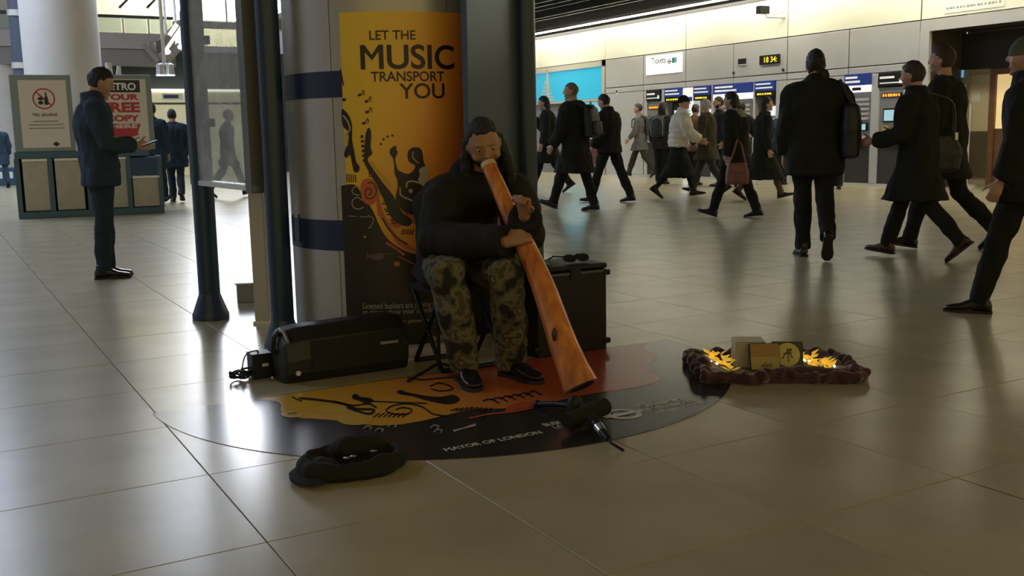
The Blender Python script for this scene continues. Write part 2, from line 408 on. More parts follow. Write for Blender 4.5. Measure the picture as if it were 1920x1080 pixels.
build('frame', MB().box((WX+.40, 8.6, 2.76), (WX+.80, 10.4, 2.80)), M['steel_dark'], t); build('diffuser', MB().box((WX+.45, 8.65, 2.745), (WX+.75, 10.35, 2.76)), emis('recess_fill_glow', (1, .80, .42), 2.2), t)
# notice over the opening
t = build('header_notice', TW.pslab(MB(), 1771, 0, 1884, 19, .0, .012), M['paper'], loc=TW.pt(*TW.uv(1828, 10))); tag(t, 'white paper notice taped above the recess opening', 'notice')
nb = MB()
u0, v0, u1, v1 = TW.prect(1775, 6, 1880, 14)
for k in range(16):
    TW.slab(nb, u0+(u1-u0)*(k+.1)/16, v0+.02, u0+(u1-u0)*(k+.1+random.uniform(.35, .8))/16, v0+.055, .012, .0135)
build('print', nb, mat('grey_print', (.3, .3, .3), .7), t)['kind'] = 'stuff'

# ---- shop window at the far end of the ticket wall
SW = thing('window_1', 'tall shop window with a cyan poster at the end of the ticket wall', 'window', TW.pt(*TW.uv(1070, 320))); SW['kind'] = 'structure'
y1 = 22.40
cy_m = mat('cyan_print', (.02, .34, .52), .35, emit=(.01, .30, .48), estr=.75)
build('poster', MB().box((WX+.02, y1+.10, 2.02), (WX+.04, 25.9, 2.84)), cy_m, SW)
build('poster_lower', MB().box((WX+.02, y1+.16, .95), (WX+.04, 24.4, 1.94)), mat('pale_cyan_print', (.20, .50, .62), .35, emit=(.12, .42, .55), estr=.6), SW)
build('frame', MB().box((WX-.02, y1, 0), (WX+.06, y1+.09, 2.98)).box((WX-.02, y1, 2.84), (WX+.06, 32, 2.98)).box((WX-.02, y1, 1.95), (WX+.06, 32, 2.01)).box((WX-.02, 24.42, .9), (WX+.06, 24.50, 1.95)).box((WX-.02, 25.2, 1.95), (WX+.06, 25.26, 2.9)), mat('pale_frame', (.55, .53, .45), .5), SW)
build('back_panel', MB().box((WX+.10, y1, 0), (WX+.12, 32, 2.98)), mat('shop_grey', (.20, .19, .17), .6), SW)
build('kick_panel', MB().box((WX+.02, y1+.1, .28), (WX+.05, 23.4, .95)), mat('maroon_panel', (.10, .015, .03), .5), SW)
bt = MB()
for k in range(5): bt.box((WX+.010, 24.95+.05*k, 2.04+k*.09), (WX+.02, 25.75-.06*k, 2.085+k*.09))
bt.box((WX+.006, 25.32, 2.48), (WX+.018, 25.40, 2.62))
build('poster_boat', bt, mat('boat_print', (.62, .58, .45), .5), SW)

u = MB()
for k in range(3): u.box((WX+.012, 23.75, 1.62-.09*k), (WX+.02, 23.0+.15*k, 1.645-.09*k))
build('poster_lines', u, mat('grey_blue_print', (.10, .25, .34), .5), SW)

# ---- ticket machines let into the wall
blue_sign = mat('blue_sign', (.012, .035, .22), .4, emit=(.01, .03, .2), estr=.25)
sgn_w = mat('sign_white', (.8, .8, .8), .5, emit=(1, 1, 1), estr=.30)
mach_grey = mat('machine_grey', (.30, .30, .30), .42, metal=.4)
mach_dark = mat('machine_dark', (.035, .034, .032), .5)
led_o = emis('led_orange', (1, .30, .03), 2.0); led_y = emis('led_yellow', (1.0, .72, .04), 1.6)
scr_l = emis('screen_light', (.45, .72, .78), .85); scr_w = emis('screen_white', (.85, .88, .95), 1.0)
filled = []
def pr(x0, x1):
    a = TW.uv(x0, 200)[0]; b = TW.uv(x1, 200)[0]; return -a, -b          # world Y left, right
def tslab(name, x0, y0, x1, y1, n0, n1, m, parent, bev=0): return build(name, TW.pslab(MB(), x0, y0, x1, y1, n0, n1), m, parent, bevel=bev)
def lines(parent, x0, y0, x1, y1, rows, n, m, frac=(.55, .95), name='print'):
    u0, v0, u1, v1 = TW.prect(x0, y0, x1, y1); b = MB(); rh = (v1-v0)/rows
    for r in range(rows):
        uu = u0+.06*(u1-u0); end = u0+(u1-u0)*random.uniform(*frac)
        while uu < end:
            wd_ = random.uniform(.06, .16)*(u1-u0); TW.slab(b, uu, v1-(r+.72)*rh, min(uu+wd_, end), v1-(r+.30)*rh, n, n+.002); uu += wd_+.02*(u1-u0)
    o_ = build(name, b, m, parent); o_['kind'] = 'stuff'; return o_
def machine(label, x0, x1, style, sx=None):
    ya, yb = pr(x0, x1); filled.append((ya, yb)); cx = (x0+x1)/2
    t = thing('ticket_machine', label, 'ticket machine', (WX, (ya+yb)/2, 0), 'ticket machines')
    top = 2.115
    yt = lambda z: 0
    def B(name, f0, z0, f1, z1, n0, n1, m, par=t, bev=0):
        a = ya+(yb-ya)*f0; b = ya+(yb-ya)*f1
        return build(name, MB().box((WX-n0, a, z0), (WX-n1, b, z1)), m, par, bevel=bev)
    if style == 'grey':
        B('side_frame', 0, .06, .06, top-.27, -.25, .01, M['steel']); B('side_frame', .94, .06, 1, top-.27, -.25, .01, M['steel'])
        B('body', .06, .88, .94, top-.27, -.25, -.02, mach_grey)
        s = B('sign', .04, top-.25, .96, top, -.1, .03, M['black'], bev=.004)
        B('sign_print', .10, top-.11, .62, top-.07, .03, .034, sgn_w, s); B('sign_print', .10, top-.20, .80, top-.18, .03, .034, sgn_w, s); B('sign_print', .80, top-.21, .92, top-.13, .03, .034, sgn_w, s)
        B('led_display', .14, 1.66, .86, 1.74, -.02, 0, M['black'])
        for k in range(7): B('led_glyph', .18+k*.095, 1.675, .18+k*.095+random.uniform(.05, .085), 1.725, 0, .003, led_o)
        sc_ = B('screen_frame', .22, 1.20, .72, 1.46, -.02, .0, M['black']); B('screen', .26, 1.23, .68, 1.43, 0, .004, scr_l, sc_)
        B('key_plate', .2, 1.00, .45, 1.14, -.02, .01, mat('brass_plate', (.45, .32, .12), .4)); B('ticket_slot', .55, 1.02, .85, 1.10, -.02, .012, M['black'])
        B('shelf', .02, .84, .98, .90, -.2, .06, M['steel'], bev=.004); B('lower_panel', .05, .06, .95, .84, -.2, -.01, mach_dark)
    elif style == 'blue':
        s = B('sign', .02, top-.19, .98, top+.02, -.1, .04, blue_sign, bev=.004)
        B('sign_print', .08, top-.06, .80, top-.03, .04, .044, sgn_w, s); B('sign_print', .08, top-.14, .90, top-.11, .04, .044, sgn_w, s)
        B('led_strip', .02, top-.31, .98, top-.19, -.1, .03, M['black'])
        for k in range(6): B('led_glyph', .14+k*.12, top-.27, .14+k*.12+random.uniform(.06, .10), top-.235, .03, .033, led_y)
        B('recess_back', 0, .06, 1, top-.31, -.28, -.22, mach_dark)
        sc_ = B('screen_frame', .40, 1.10, .96, 1.62, -.22, -.06, mach_grey); B('screen', .44, 1.40, .92, 1.60, -.06, -.055, scr_w, sc_); B('key_pad', .46, 1.14, .90, 1.34, -.06, -.045, M['paper'], sc_)
        B('card_slot', .10, 1.15, .32, 1.45, -.22, -.08, M['black']); B('tray', .15, .78, .85, 1.0, -.22, .0, M['steel'], bev=.004)
        B('lower_panel', .02, .06, .98, .78, -.2, -.05, mach_dark)
    else:
        s = B('sign', .0, top-.20, 1, top+.02, -.1, .04, blue_sign, bev=.004)
        B('sign_print', .05, top-.07, .52, top-.03, .04, .044, sgn_w, s); B('sign_print', .05, top-.15, .62, top-.11, .04, .044, sgn_w, s)
        b = B('lit_header', 0, top-.33, 1, top-.20, -.1, .03, mat('lit_header', (.8, .8, .8), .4, emit=(1, 1, 1), estr=.7)); B('header_print', .32, top-.295, .66, top-.24, .03, .034, M['black'], b)
        B('body', .04, .95, .96, top-.33, -.22, -.03, mach_grey)
        for k in range(5): B('louvre', .08, 1.62-.09*k, .92, 1.67-.09*k, -.03, .01, M['steel'])
        sc_ = B('screen_frame', .35, 1.05, .9, 1.20, -.03, .01, M['black']); B('screen', .40, 1.07, .85, 1.18, .01, .014, scr_l, sc_)
        B('tray', .1, .80, .9, .95, -.2, .02, M['steel'], bev=.004); B('lower_panel', .02, .06, .98, .80, -.2, -.04, mach_dark)
    return t
machine('grey ticket machine under a small black sign, farthest one left on the wall', 1212, 1240, 'grey')
machine('ticket machine with narrow blue sign partly behind the woman in a cream jacket', 1247, 1279, 'blue')
machine('ticket machine with narrow blue sign just right of the white lit poster', 1301, 1333, 'blue')
machine('wide ticket machine with broad blue sign above a white lit header', 1339, 1411, 'wide')
machine('ticket machine with narrow blue sign and bright white screen, left of the tall long-haired man', 1416, 1454, 'blue')
machine('louvred ticket machine with blue sign just right of the tall long-haired man', 1584, 1632, 'wide')
machine('grey ticket machine with orange display and black sign, nearest the recess', 1645, 1697, 'grey')
ya, yb = pr(1280, 1300.5); filled.append((ya, yb))
t = thing('poster_board', 'white lit poster between two blue-signed ticket machines', 'poster', (WX, (ya+yb)/2, 1.0))
build('board', MB().box((WX+.2, ya, .06), (WX, yb, 2.115)), mat('poster_white', (.8, .82, .9), .4, emit=(.9, .94, 1), estr=.45), t)
build('blue_title', MB().box((WX, ya-.05, 1.80), (WX-.004, yb+.05, 1.90)), blue_sign, t)
lines(t, 1283, 205, 1297, 250, 8, .004, mat('poster_print', (.35, .38, .45), .6))
filled.sort(key=lambda p: -p[0]); prev = 20.73-gp
for ya, yb in filled+[(12.57+gp, 12.57)]:
    if prev-ya > .02:
        cuts = [prev]+[c for c in (15.83,) if ya < c < prev]+[ya]
        for a, b in zip(cuts[:-1], cuts[1:]): wslab('steel_panel', a-.006, .06, b+.006, 2.115, -.25, 0, M['steel'], bev=.003)
    prev = yb
# Tickets sign, clock, dark vent, cctv
t = build('tickets_sign', TW.pslab(MB(), 1213, 103, 1279, 138, 0, .03), mat('lit_sign_white', (.85, .85, .85), .4, emit=(1, 1, 1), estr=.75), loc=TW.pt(*TW.uv(1246, 120))); tag(t, 'white lit Tickets sign on the steel wall above the machines', 'sign')
u, v = TW.uv(1223.5, 120); uw = TW.uv(1250, 118)[0]-u
sm = mat('sign_dark', (.02, .03, .035), .5)
b = MB(); text_on(b, 'Tickets', lambda a, c: TW.pt(a, c, .033), u, v-.005, .155, width=uw, bold=.012); build('lettering', b, sm, t)
b = MB(); cu_, cv_ = TW.uv(1257.2, 115.5); 
for k in range(24):
    a0, a1 = 2*math.pi*k/24, 2*math.pi*(k+1)/24; q = lambda r, a: TW.pt(cu_+r*math.cos(a), cv_+r*math.sin(a), .033); b.add([q(.040, a0), q(.040, a1), q(.062, a1), q(.062, a0)], [(0, 1, 2, 3)])
TW.slab(b, cu_-.080, cv_-.014, cu_+.080, cv_+.014, .033, .036); build('roundel_mark', b, mat('mark_grey', (.12, .04, .05), .5), t)
u0, v0, u1, v1 = TW.prect(1262, 108, 1267.5, 118); build('green_mark', TW.slab(MB(), u0, v0, u1, v1, .031, .035), mat('mark_green', (.0, .22, .18), .5), t)
u0, v0, u1, v1 = TW.prect(1268.3, 107, 1270.3, 117.5); build('dark_mark', TW.slab(MB(), u0, v0, u1, v1, .031, .035), sm, t)
t = thing('led_clock', 'black LED clock showing 18:34 in yellow on the steel wall', 'clock', TW.pt(*TW.uv(1445, 111)))
tslab('casing', 1427, 103, 1463, 120, 0, .05, M['black'], t, .004)
q = TW.prect(1427, 103, 1463, 120); qh = q[3]-q[1]; b = MB(); text_on(b, '18 34:', lambda a, c: TW.pt(a, c, .053), q[0]+(q[2]-q[0])*.26, q[1]+qh*.2, qh*.62, width=(q[2]-q[0])*.66, bold=.012); build('digits', b, led_y, t)
t = build('wall_vent', TW.pslab(MB(), 1385, 110, 1399, 120.5, 0, .02), M['black'], loc=TW.pt(*TW.uv(1392, 115))); tag(t, 'small black square vent on the steel wall left of the clock', 'vent')
build('sill', TW.pslab(MB(), 1385, 120.5, 1400, 122, 0, .04), M['steel'], t)
t = thing('security_camera', 'small black security camera on a bracket at the top of the wall', 'camera', TW.pt(*TW.uv(1470, 32)))
u, v = TW.uv(1472, 33); p0 = TW.pt(u, v, .0); p1 = TW.pt(u-.18, v+.02, .35)
build('bracket', MB().tube([p0, p1, p1+V(0, 0, .06)], .022, 8).tube([p0+V(0, 0, .14), p1], .014, 8), M['steel'], t)
build('body', MB().obox(p1+V(-.06, .04, .14), V(1, 0, 0), V(0, 1, 0), V(0, 0, 1), .13, .07, .08), M['black'], t, bevel=.015)
for (px, py) in ((1157, 172),):
    t = build('wall_notice', TW.pslab(MB(), px-2, py-4, px+2, py+5, 0, .01), M['paper'], loc=TW.pt(*TW.uv(px, py))); tag(t, 'tiny white notice on the steel panel by the shop window', 'notice')
    u, v = TW.uv(px, py); build('print', TW.slab(MB(), u-.03, v-.03, u+.03, v+.04, .01, .012), M['dark'], t)
# ================================================================ FAR LEFT HALL
hallw = build('wall_back', MB().box((-14, 44.5, 0), (30, 44.7, 11)), mat('far_wall', (.30, .30, .30), .7)); struct(hallw, 'far wall of the main hall')
o = build('wall_left', MB().box((-13.2, -6, 0), (-13.0, 44.5, 11)), mat('left_wall', (.62, .62, .66), .7)); struct(o, 'pale wall at the left of the main hall')
def concrete_column(label, px, depth, r, z1):
    c = at(px, 300, depth); c[2] = 0
    t = thing('concrete_column', label, 'column', c)
    build('shaft', MB().lathe(c, [(r, 0), (r, z1)], 40), M['concrete'], t, smooth=True)
    build('base_ring', MB().lathe(c, [(r+.03, 0), (r+.03, .18), (r, .20)], 40), M['steel'], t, smooth=True)
    return t
concrete_column('broad pale concrete column behind the newspaper stand', 133, 19.5, .68, 11.0)
concrete_column('pale concrete column cut by the left edge of the picture', -8, 31, .88, 11.0)
c = at(50, 300, 21.2); c[2] = 0
t = thing('service_pipe', 'slate blue service pipe between the two concrete columns', 'pipe', c)
build('pipe', MB().tube([c, c+V(0, 0, 11)], .10, 14), mat('slate_pipe', (.07, .09, .13), .5), t, smooth=True)
for z in (2.65, 3.7): build('clamp', MB().tube([c+V(0, 0, z), c+V(0, 0, z+.12)], .125, 14), M['steel'], t, smooth=True)
# balcony with glass balustrade
bal = thing('balcony', 'pale upper walkway slab with a glass balustrade at the far left', 'balcony', at(250, 120, 31)*V(1, 1, 0))
bc = at(150, 100, 31); be = at(322, 100, 31); BY = bc[1]
conc2 = mat('grey_slab', (.36, .34, .33), .7)
x0, x1 = bc[0]-4, be[0]+.4
zz = lambda py, dep=31: at(250, py, dep)[2]
build('slab', MB().box((x0, BY-.1, zz(88)), (x1, BY+4, zz(58))), conc2, bal)
build('soffit_beam', MB().box((x0, BY-.02, zz(120)), (x1, BY+.5, zz(88)-.01)), mat('beam_grey', (.22, .205, .20), .7), bal)
build('hand_rail', MB().tube([(x0, BY, zz(27)), (x1, BY, zz(27))], .05, 10), M['steel_dark'], bal)
glass = mat('balustrade_glass', (.55, .65, .66), .08, spec=.6); 
gb = glass.node_tree.nodes['Principled BSDF']; gb.inputs['Transmission Weight'].default_value = .75
n = 9
for k in range(n):
    a = x0+(x1-x0)*k/n; b_ = x0+(x1-x0)*(k+1)/n
    build('balustrade_post', MB().box((a-.03, BY-.03, zz(58)), (a+.03, BY+.03, zz(27))), M['steel'], bal)
    build('balustrade_pane', MB().box((a+.05, BY-.01, zz(57)), (b_-.05, BY+.01, zz(30))), glass, bal)
o = build('wall_balcony', MB().box((x0, BY+3.8, zz(58)), (x1+3, BY+4.0, 11)), mat('yellow_glow_wall', (.62, .55, .30), .6, emit=(1, .85, .4), estr=.10)); struct(o, 'yellow lit wall behind the upper walkway')  # yellow light on this wall is a weak glow in its material
for px in (238, 290): 
    c = at(px, 0, 32); build('hanging_bracket', MB().tube([c+V(0, 0, 1.2), c, c+V(-.25, 0, -.25)], .04, 8), M['steel_dark'], bal)
# dark void wall and lit shop front below the walkway
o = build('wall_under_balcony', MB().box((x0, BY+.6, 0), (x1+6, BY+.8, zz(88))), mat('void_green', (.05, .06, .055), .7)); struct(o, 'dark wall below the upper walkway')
SP = Plane((0, BY+.3, 0), (1, 0, 0), (0, -1, 0))
t = thing('lit_shop_front', 'pale yellow lit shop front with a white strip and small sign, far left', 'shop front', SP.pt(SP.uv(315, 300)[0], 0))
u0, v0, u1, v1 = SP.prect(284, 172, 520, 260)
build('wall_panel', SP.slab(MB(), u0, 0, u1, v1, -.2, 0), mat('shop_cream_glow', (.70, .66, .42), .5, emit=(1, .92, .55), estr=.20), t)  # lit look of the panel is put into its material as a faint glow
build('strip', SP.slab(MB(), u0, v1, u1, v1+.08, -.2, .05), emis('shop_strip', (1, .98, .85), 2.2), t)
build('jamb', SP.slab(MB(), u0-.15, 0, u0, v1+.1, -.2, .05), M['steel_dark'], t)
a = SP.prect(303, 175, 342, 187); build('sign_board', SP.slab(MB(), *a, 0, .05), M['paper'], t)
a = SP.prect(306, 178, 334, 184.5); build('sign_face', SP.slab(MB(), *a, .05, .06), mat('sign_slate', (.05, .06, .10), .5), t)
u, v = SP.uv(315, 196); build('rail', SP.slab(MB(), u0, v, u1, v+.06, 0, .03), M['steel_dark'], t)
# tall bright window high over the far end
WB = BY+.2; wx0 = SP.uv(327, 20)[0]; wx1 = SP.uv(600, 20)[0]; wz0 = SP.uv(400, 40)[1]; wz1 = 10.6
W2 = thing('window_2', 'tall bright white window high over the far left hall', 'window', ((wx0+wx1)/2, WB, wz0)); W2['kind'] = 'structure'
e_w = emis('window_daylight', (.88, .91, 1.0), L_WIN); nc, nr_ = 3, 3
for i in range(nc):
    for j in range(nr_):
        xa = wx0+(wx1-wx0)*i/nc; xb = wx0+(wx1-wx0)*(i+1)/nc; za = wz0+(wz1-wz0)*j/nr_; zb2 = wz0+(wz1-wz0)*(j+1)/nr_
        build('pane', MB().box((xa+.02, WB, za+.02), (xb-.02, WB+.02, zb2-.02)), e_w, W2)
for i in range(nc+1): xa = wx0+(wx1-wx0)*i/nc; build('mullion', MB().box((xa-.025, WB-.04, wz0-.05), (xa+.025, WB+.05, wz1)), M['concrete'], W2)
build('sill', MB().box((wx0-.05, WB-.1, wz0-.22), (wx1+.05, WB+.3, wz0-.03)), conc2, W2)
# struts under the walkway
for (a, b_, lb_) in (((272, 82), (298, 114), 'leftmost grey diagonal strut under the far upper walkway'), ((338, 85), (312, 114), 'grey strut leaning the other way, right under the far walkway'), ((286, 82), (310, 114), 'second grey diagonal strut from the left under the far walkway')):
    t = build('diagonal_strut', MB().tube([SP.pt(*SP.uv(*a, .42), .42), SP.pt(*SP.uv(*b_, .42), .42)], .12, 4), mat('strut_grey', (.30, .28, .27), .6), loc=SP.pt(*SP.uv(*a, .42), .42)); tag(t, lb_, 'strut', 'walkway struts')
# escalator with lit edge behind the board
es = thing('escalator', 'dark escalator side with bright lit edges rising at the far left', 'escalator', at(330, 80, 26)*V(1, 1, 0))
p0, p1 = at(311, 93, 26), at(343, 46, 26)
build('truss', MB().box8([p0+V(0, 0, -.02), p1+V(0, 0, -.02), p1+V(0, 1.2, -.02), p0+V(0, 1.2, -.02), p0+V(0, 0, .3), p1+V(0, 0, .1), p1+V(0, 1.2, .1), p0+V(0, 1.2, .3)]), mat('truss_brown', (.07, .06, .045), .6), es)
el = emis('edge_glow', (1, .98, .85), 1.6)
build('lit_edge', MB().tube([p0+V(0, -.05, 0), p1+V(0, -.05, 0)], .045, 6), el, es); build('lit_edge', MB().tube([p0+V(.1, -.05, .35), p0+V(.1, -.05, .35)+(p1-p0)*.45], .06, 6), el, es)
for q_ in (p0+(p1-p0)*.25, p0+(p1-p0)*.8): build('hanger', MB().tube([q_+V(0, .4, .1), V(q_[0], q_[1]+.4, 11)], .03, 8), M['steel'], es)
for px, py in ((312, 97), (341, 88)): build('spot_lamp', MB().sphere(at(px, py, 25.8), V(.11, 0, 0), V(0, .11, 0), V(0, 0, .07), 10, 6), emis('spot_glow', (1, 1, 1), 4), es)
# hanging double lamp
t = thing('pendant_lamp', 'pair of round steel pendant lamps hanging from a thin pole', 'lamp', at(308, 130, 20))
c0 = at(308, 120, 20); build('pole', MB().tube([c0, V(c0[0], c0[1], 11)], .035, 10), M['steel'], t, smooth=True)
cl_, cr_ = at(300, 121, 20), at(318, 121, 20)
build('cross_bar', MB().tube([cl_, cr_], .03, 8), M['steel'], t)
for c in (cl_, cr_):
    s_ = build('lamp_shade', MB().lathe(c, [(.03, .03), (.075, 0), (.085, -.16), (.10, -.20)], 20), M['steel'], t, smooth=True)
    build('bulb', MB().lathe(c, [(.085, -.205), (.085, -.215)], 20), emis('pendant_glow', (1, 1, 1), 6), s_)

# ---- newspaper stand with two framed posters and four bins
f0, f1 = fl(40, 411), fl(305, 399)
e = unit(f1-f0); nrm = V(e[1], -e[0], 0); Wd = np.linalg.norm(f1-f0)
NP = Plane(f0, e, nrm)
ns = thing('newspaper_stand', 'teal newspaper stand with two framed posters and four paper bins', 'stand', (f0+f1)/2)
teal = mat('teal_metal', (.055, .115, .145), .5); frame_m = mat('grey_green_frame', (.22, .26, .25), .5)
build('base', NP.slab(MB(), -.03, 0, Wd+.03, .10, -.55, .03), teal, ns, bevel=.01)
v_sh = NP.uv(150, 283)[1]
build('top_shelf', NP.slab(MB(), -.02, v_sh-.10, Wd*.93, v_sh, -.5, 0), teal, ns, bevel=.01)
build('back_panel', NP.slab(MB(), 0, .10, Wd*.98, v_sh-.1, -.53, -.50), teal, ns)
bins = [(42, 93), (103, 158), (178, 240), (247, 300)]
binm = mat('beige_bin', (.42, .38, .29), .6, noise_amt=.08)
for a, b_ in bins:
    u0 = NP.uv(a, 350)[0]; u1 = NP.uv(b_, 350)[0]; vt = v_sh-.12 if a < 200 else v_sh-.42
    bb = build('paper_bin', NP.slab(MB(), u0+.02, .11, u1, vt, -.45, -.02), binm, ns, bevel=.01)
    build('bin_lip', NP.slab(MB(), u0+.02, vt-.02, u1, vt+.015, -.06, .0), M['steel'], bb)
for a in (35, 97, 168, 243, 302):
    u0 = NP.uv(a, 350)[0]; build('divider', NP.slab(MB(), u0-.035, .10, u0+.035, v_sh-.1, -.5, .0), teal, ns)
build('blue_tray', NP.slab(MB(), NP.uv(245, 350)[0], v_sh-.42, NP.uv(300, 350)[0], v_sh-.12, -.3, -.01), mat('blue_tray', (.02, .06, .12), .5), ns)
def framed(x0, y0, x1, y1, ix0, iy0, ix1, iy1, pm):
    u0, v0, u1, v1 = NP.prect(x0, y0, x1, y1); fr = build('poster_frame', NP.slab(MB(), u0, v_sh, u1, v1, -.10, -.02), frame_m, ns, bevel=.01)
    a = NP.prect(ix0, iy0, ix1, iy1); build('poster_sheet', NP.slab(MB(), *a, -.02, -.014), pm, fr); return fr, a
cream = mat('cream_sheet', (.66, .60, .50), .5)
fr1, a1 = framed(22, 140, 137, 283, 38, 150, 128, 277, cream)
fr2, a2 = framed(193, 140, 287, 282, 190, 148, 277, 274, cream)
cm = lambda a, b_: NP.pt(a, b_, -.0125)
redm = mat('red_print', (.42, .035, .04), .5); blk = mat('black_print', (.02, .02, .02), .5); gry = mat('grey_ink', (.30, .28, .24), .6)
u, v = NP.uv(82, 185); b = MB(); r = .155
for k in range(32):
    t0, t1 = 2*math.pi*k/32, 2*math.pi*(k+1)/32; q = lambda rr, t: cm(u+rr*math.cos(t), v+rr*math.sin(t)); b.add([q(r*.87, t0), q(r*.87, t1), q(r, t1), q(r, t0)], [(0, 1, 2, 3)])
stroke(b, [(u-.10, v+.10), (u+.10, v-.10)], .022, cm); build('prohibition_ring', b, redm, fr1)
b = MB(); poly_fill(b, [(u+.005, v-.09), (u+.06, v-.09), (u+.06, v+.0), (u+.043, v+.04), (u+.043, v+.10), (u+.022, v+.10), (u+.022, v+.04), (u+.005, v)], cm); 
for dv in (-.06, .0): disc(b, (u-.045, v+dv), .036, cm, 14, .028)
build('bottle_and_can_mark', b, blk, fr1)
b = MB(); u, v = NP.uv(62, 218); u2 = NP.uv(107, 218)[0]; text_on(b, 'No alcohol', cm, u, v, .055, width=u2-u, bold=.02); build('headline', b, mat('brown_ink', (.10, .07, .05), .6), fr1)
b = MB()
for k, (s0, s1) in enumerate(((62, 110), (54, 118), (54, 120))):
    uu, vv = NP.uv(s0, 229+k*6.5); uu2 = NP.uv(s1, 229)[0]; NP.slab(b, uu, vv, uu2, vv+.018, -.014, -.0125)
build('small_print', b, gry, fr1)
b = MB(); u, v = NP.uv(106, 270); disc(b, (u, v), .035, cm); NP.slab(b, u-.05, v-.008, u+.05, v+.008, -.013, -.0115); build('roundel_mark', b, blk, fr1)
b = MB(); q = NP.prect(190, 150, 262, 173); NP.slab(b, *q, -.014, -.0125); build('title_block', b, blk, fr2)
cm2 = lambda a, b_: NP.pt(a, b_, -.0105)
def np_text(name, s, x0, x1, yb, ytop, m, bold, mp=cm2, par=fr2):
    b = MB(); u, v = NP.uv(x0, yb); u2 = NP.uv(x1, yb)[0]; vt = NP.uv(x0, ytop)[1]; text_on(b, s, mp, u, v, vt-v, width=u2-u, bold=bold); build(name, b, m, par)
np_text('title', 'METRO', 191, 255, 168.5, 155, M['paper'], .03)
np_text('line', 'YOUR', 191, 260, 187, 176.5, redm, .045); np_text('line', 'FREE', 191, 263, 210, 192, redm, .045); np_text('line', 'COPY', 198, 262, 227.5, 216, redm, .045)
b = MB(); poly_fill(b, [NP.uv(*p) for p in ((196, 232), (264, 232), (258, 250), (262, 252), (228, 264), (200, 256))], cm2); build('arrow', b, redm, fr2)
np_text('line', 'HERE', 208, 258, 240.5, 233.5, cream, .04, lambda a, b_: NP.pt(a, b_, -.009))
b = MB(); q = NP.uv(210, 118); b = NP.slab(NP.slab(MB(), *NP.prect(202, 118, 210, 140), -.3, -.1), *NP.prect(216, 124, 226, 140), -.3, -.1)
build('paper_roll', MB().tube([NP.pt(NP.uv(206, 140)[0], v_sh+.9, -.2), NP.pt(NP.uv(204, 118)[0], NP.uv(204, 116)[1], -.2)], [.06, .05], 10).tube([NP.pt(NP.uv(220, 140)[0], v_sh+.9, -.2), NP.pt(NP.uv(224, 124)[0], NP.uv(224, 122)[1], -.2)], [.06, .03], 10), M['paper'], ns)
# blue crate behind the stand at the left edge
c = fl(12, 348); t = thing('blue_crate', 'blue plastic crate on the floor at the far left edge', 'crate', c)
build('body', MB().obox(c+V(0, .3, .24), V(1, 0, 0), V(0, 1, 0), V(0, 0, 1), .28, .2, .24), mat('blue_plastic', (.03, .08, .14), .5), t, bevel=.02)
for k in (-.13, .13): build('label', MB().obox(c+V(k, .09, .28), V(1, 0, 0), V(0, 1, 0), V(0, 0, 1), .06, .01, .09), M['paper'], t)

# ================================================================ POSTER COLUMN
CC = V(2.272, 5.276, 0); CR = .582
TH0 = math.atan2(-CC[1], -CC[0])             # direction from the axis to the camera
def cyl(px, py, off=0.0):
    d = ray(px, py); o_ = CAMP[:2]-CC[:2]; dd = d[:2]; a = dd@dd; b = 2*o_@dd; c = o_@o_-(CR+off)**2; D = b*b-4*a*c
    if D < 0: D = 0
    t = (-b-math.sqrt(D))/(2*a); q = CAMP+t*d; th = math.atan2(q[1]-CC[1], q[0]-CC[0]) - TH0
    th = (th+math.pi) % (2*math.pi)-math.pi
    return th, q[2]                           # angle grows to the image right
def cpt(th, z, off=0.0):
    a = TH0+th; return V(CC[0]+(CR+off)*math.cos(a), CC[1]+(CR+off)*math.sin(a), z)
def arc_shell(mb, t0, t1, z0, z1, off0, off1, seg=.09):
    n = max(2, int(abs(t1-t0)/seg)+1); ths = np.linspace(t0, t1, n)
    mb.loft([[cpt(t, z0, off0), cpt(t, z0, off1), cpt(t, z1, off1), cpt(t, z1, off0)] for t in ths])
    return mb
pc = thing('poster_column', 'round brushed steel column with blue bands carrying the music poster', 'column', CC)
build('core', MB().lathe(CC, [(CR-.03, 0), (CR-.03, 4.3)], 40), M['dark'], pc, smooth=True)
seam1 = cyl(632, 375)[0]
angs = [seam1+k*math.pi/3 for k in range(7)]
for a, b_ in zip(angs[:-1], angs[1:]):
    for z0, z1 in ((.045, 2.05), (2.058, 4.3)):
        build('steel_panel', arc_shell(MB(), a+.004, b_-.004, z0, z1, -.03, 0, .06), M['colsteel'], pc, smooth=True, angle=30)
build('base_ring', MB().lathe(CC, [(CR+.006, 0), (CR+.006, .045), (CR-.01, .05)], 48), M['steel'], pc, smooth=True)
for (ya, yb) in ((133, 183), (413, 470)):
    z1, z0 = cyl(625, ya)[1], cyl(625, yb)[1]
    build('blue_band', arc_shell(MB(), -1.45, 4.6, z0, z1, 0, .0015, .08), M['blueband'], pc, smooth=True, angle=30)
for px in (551, 562):
    t0, z = cyl(px, 430); build('band_clip', arc_shell(MB(), t0-.012, t0+.012, cyl(px, 452)[1], cyl(px, 402)[1], 0, .006), M['bluepost'], pc)

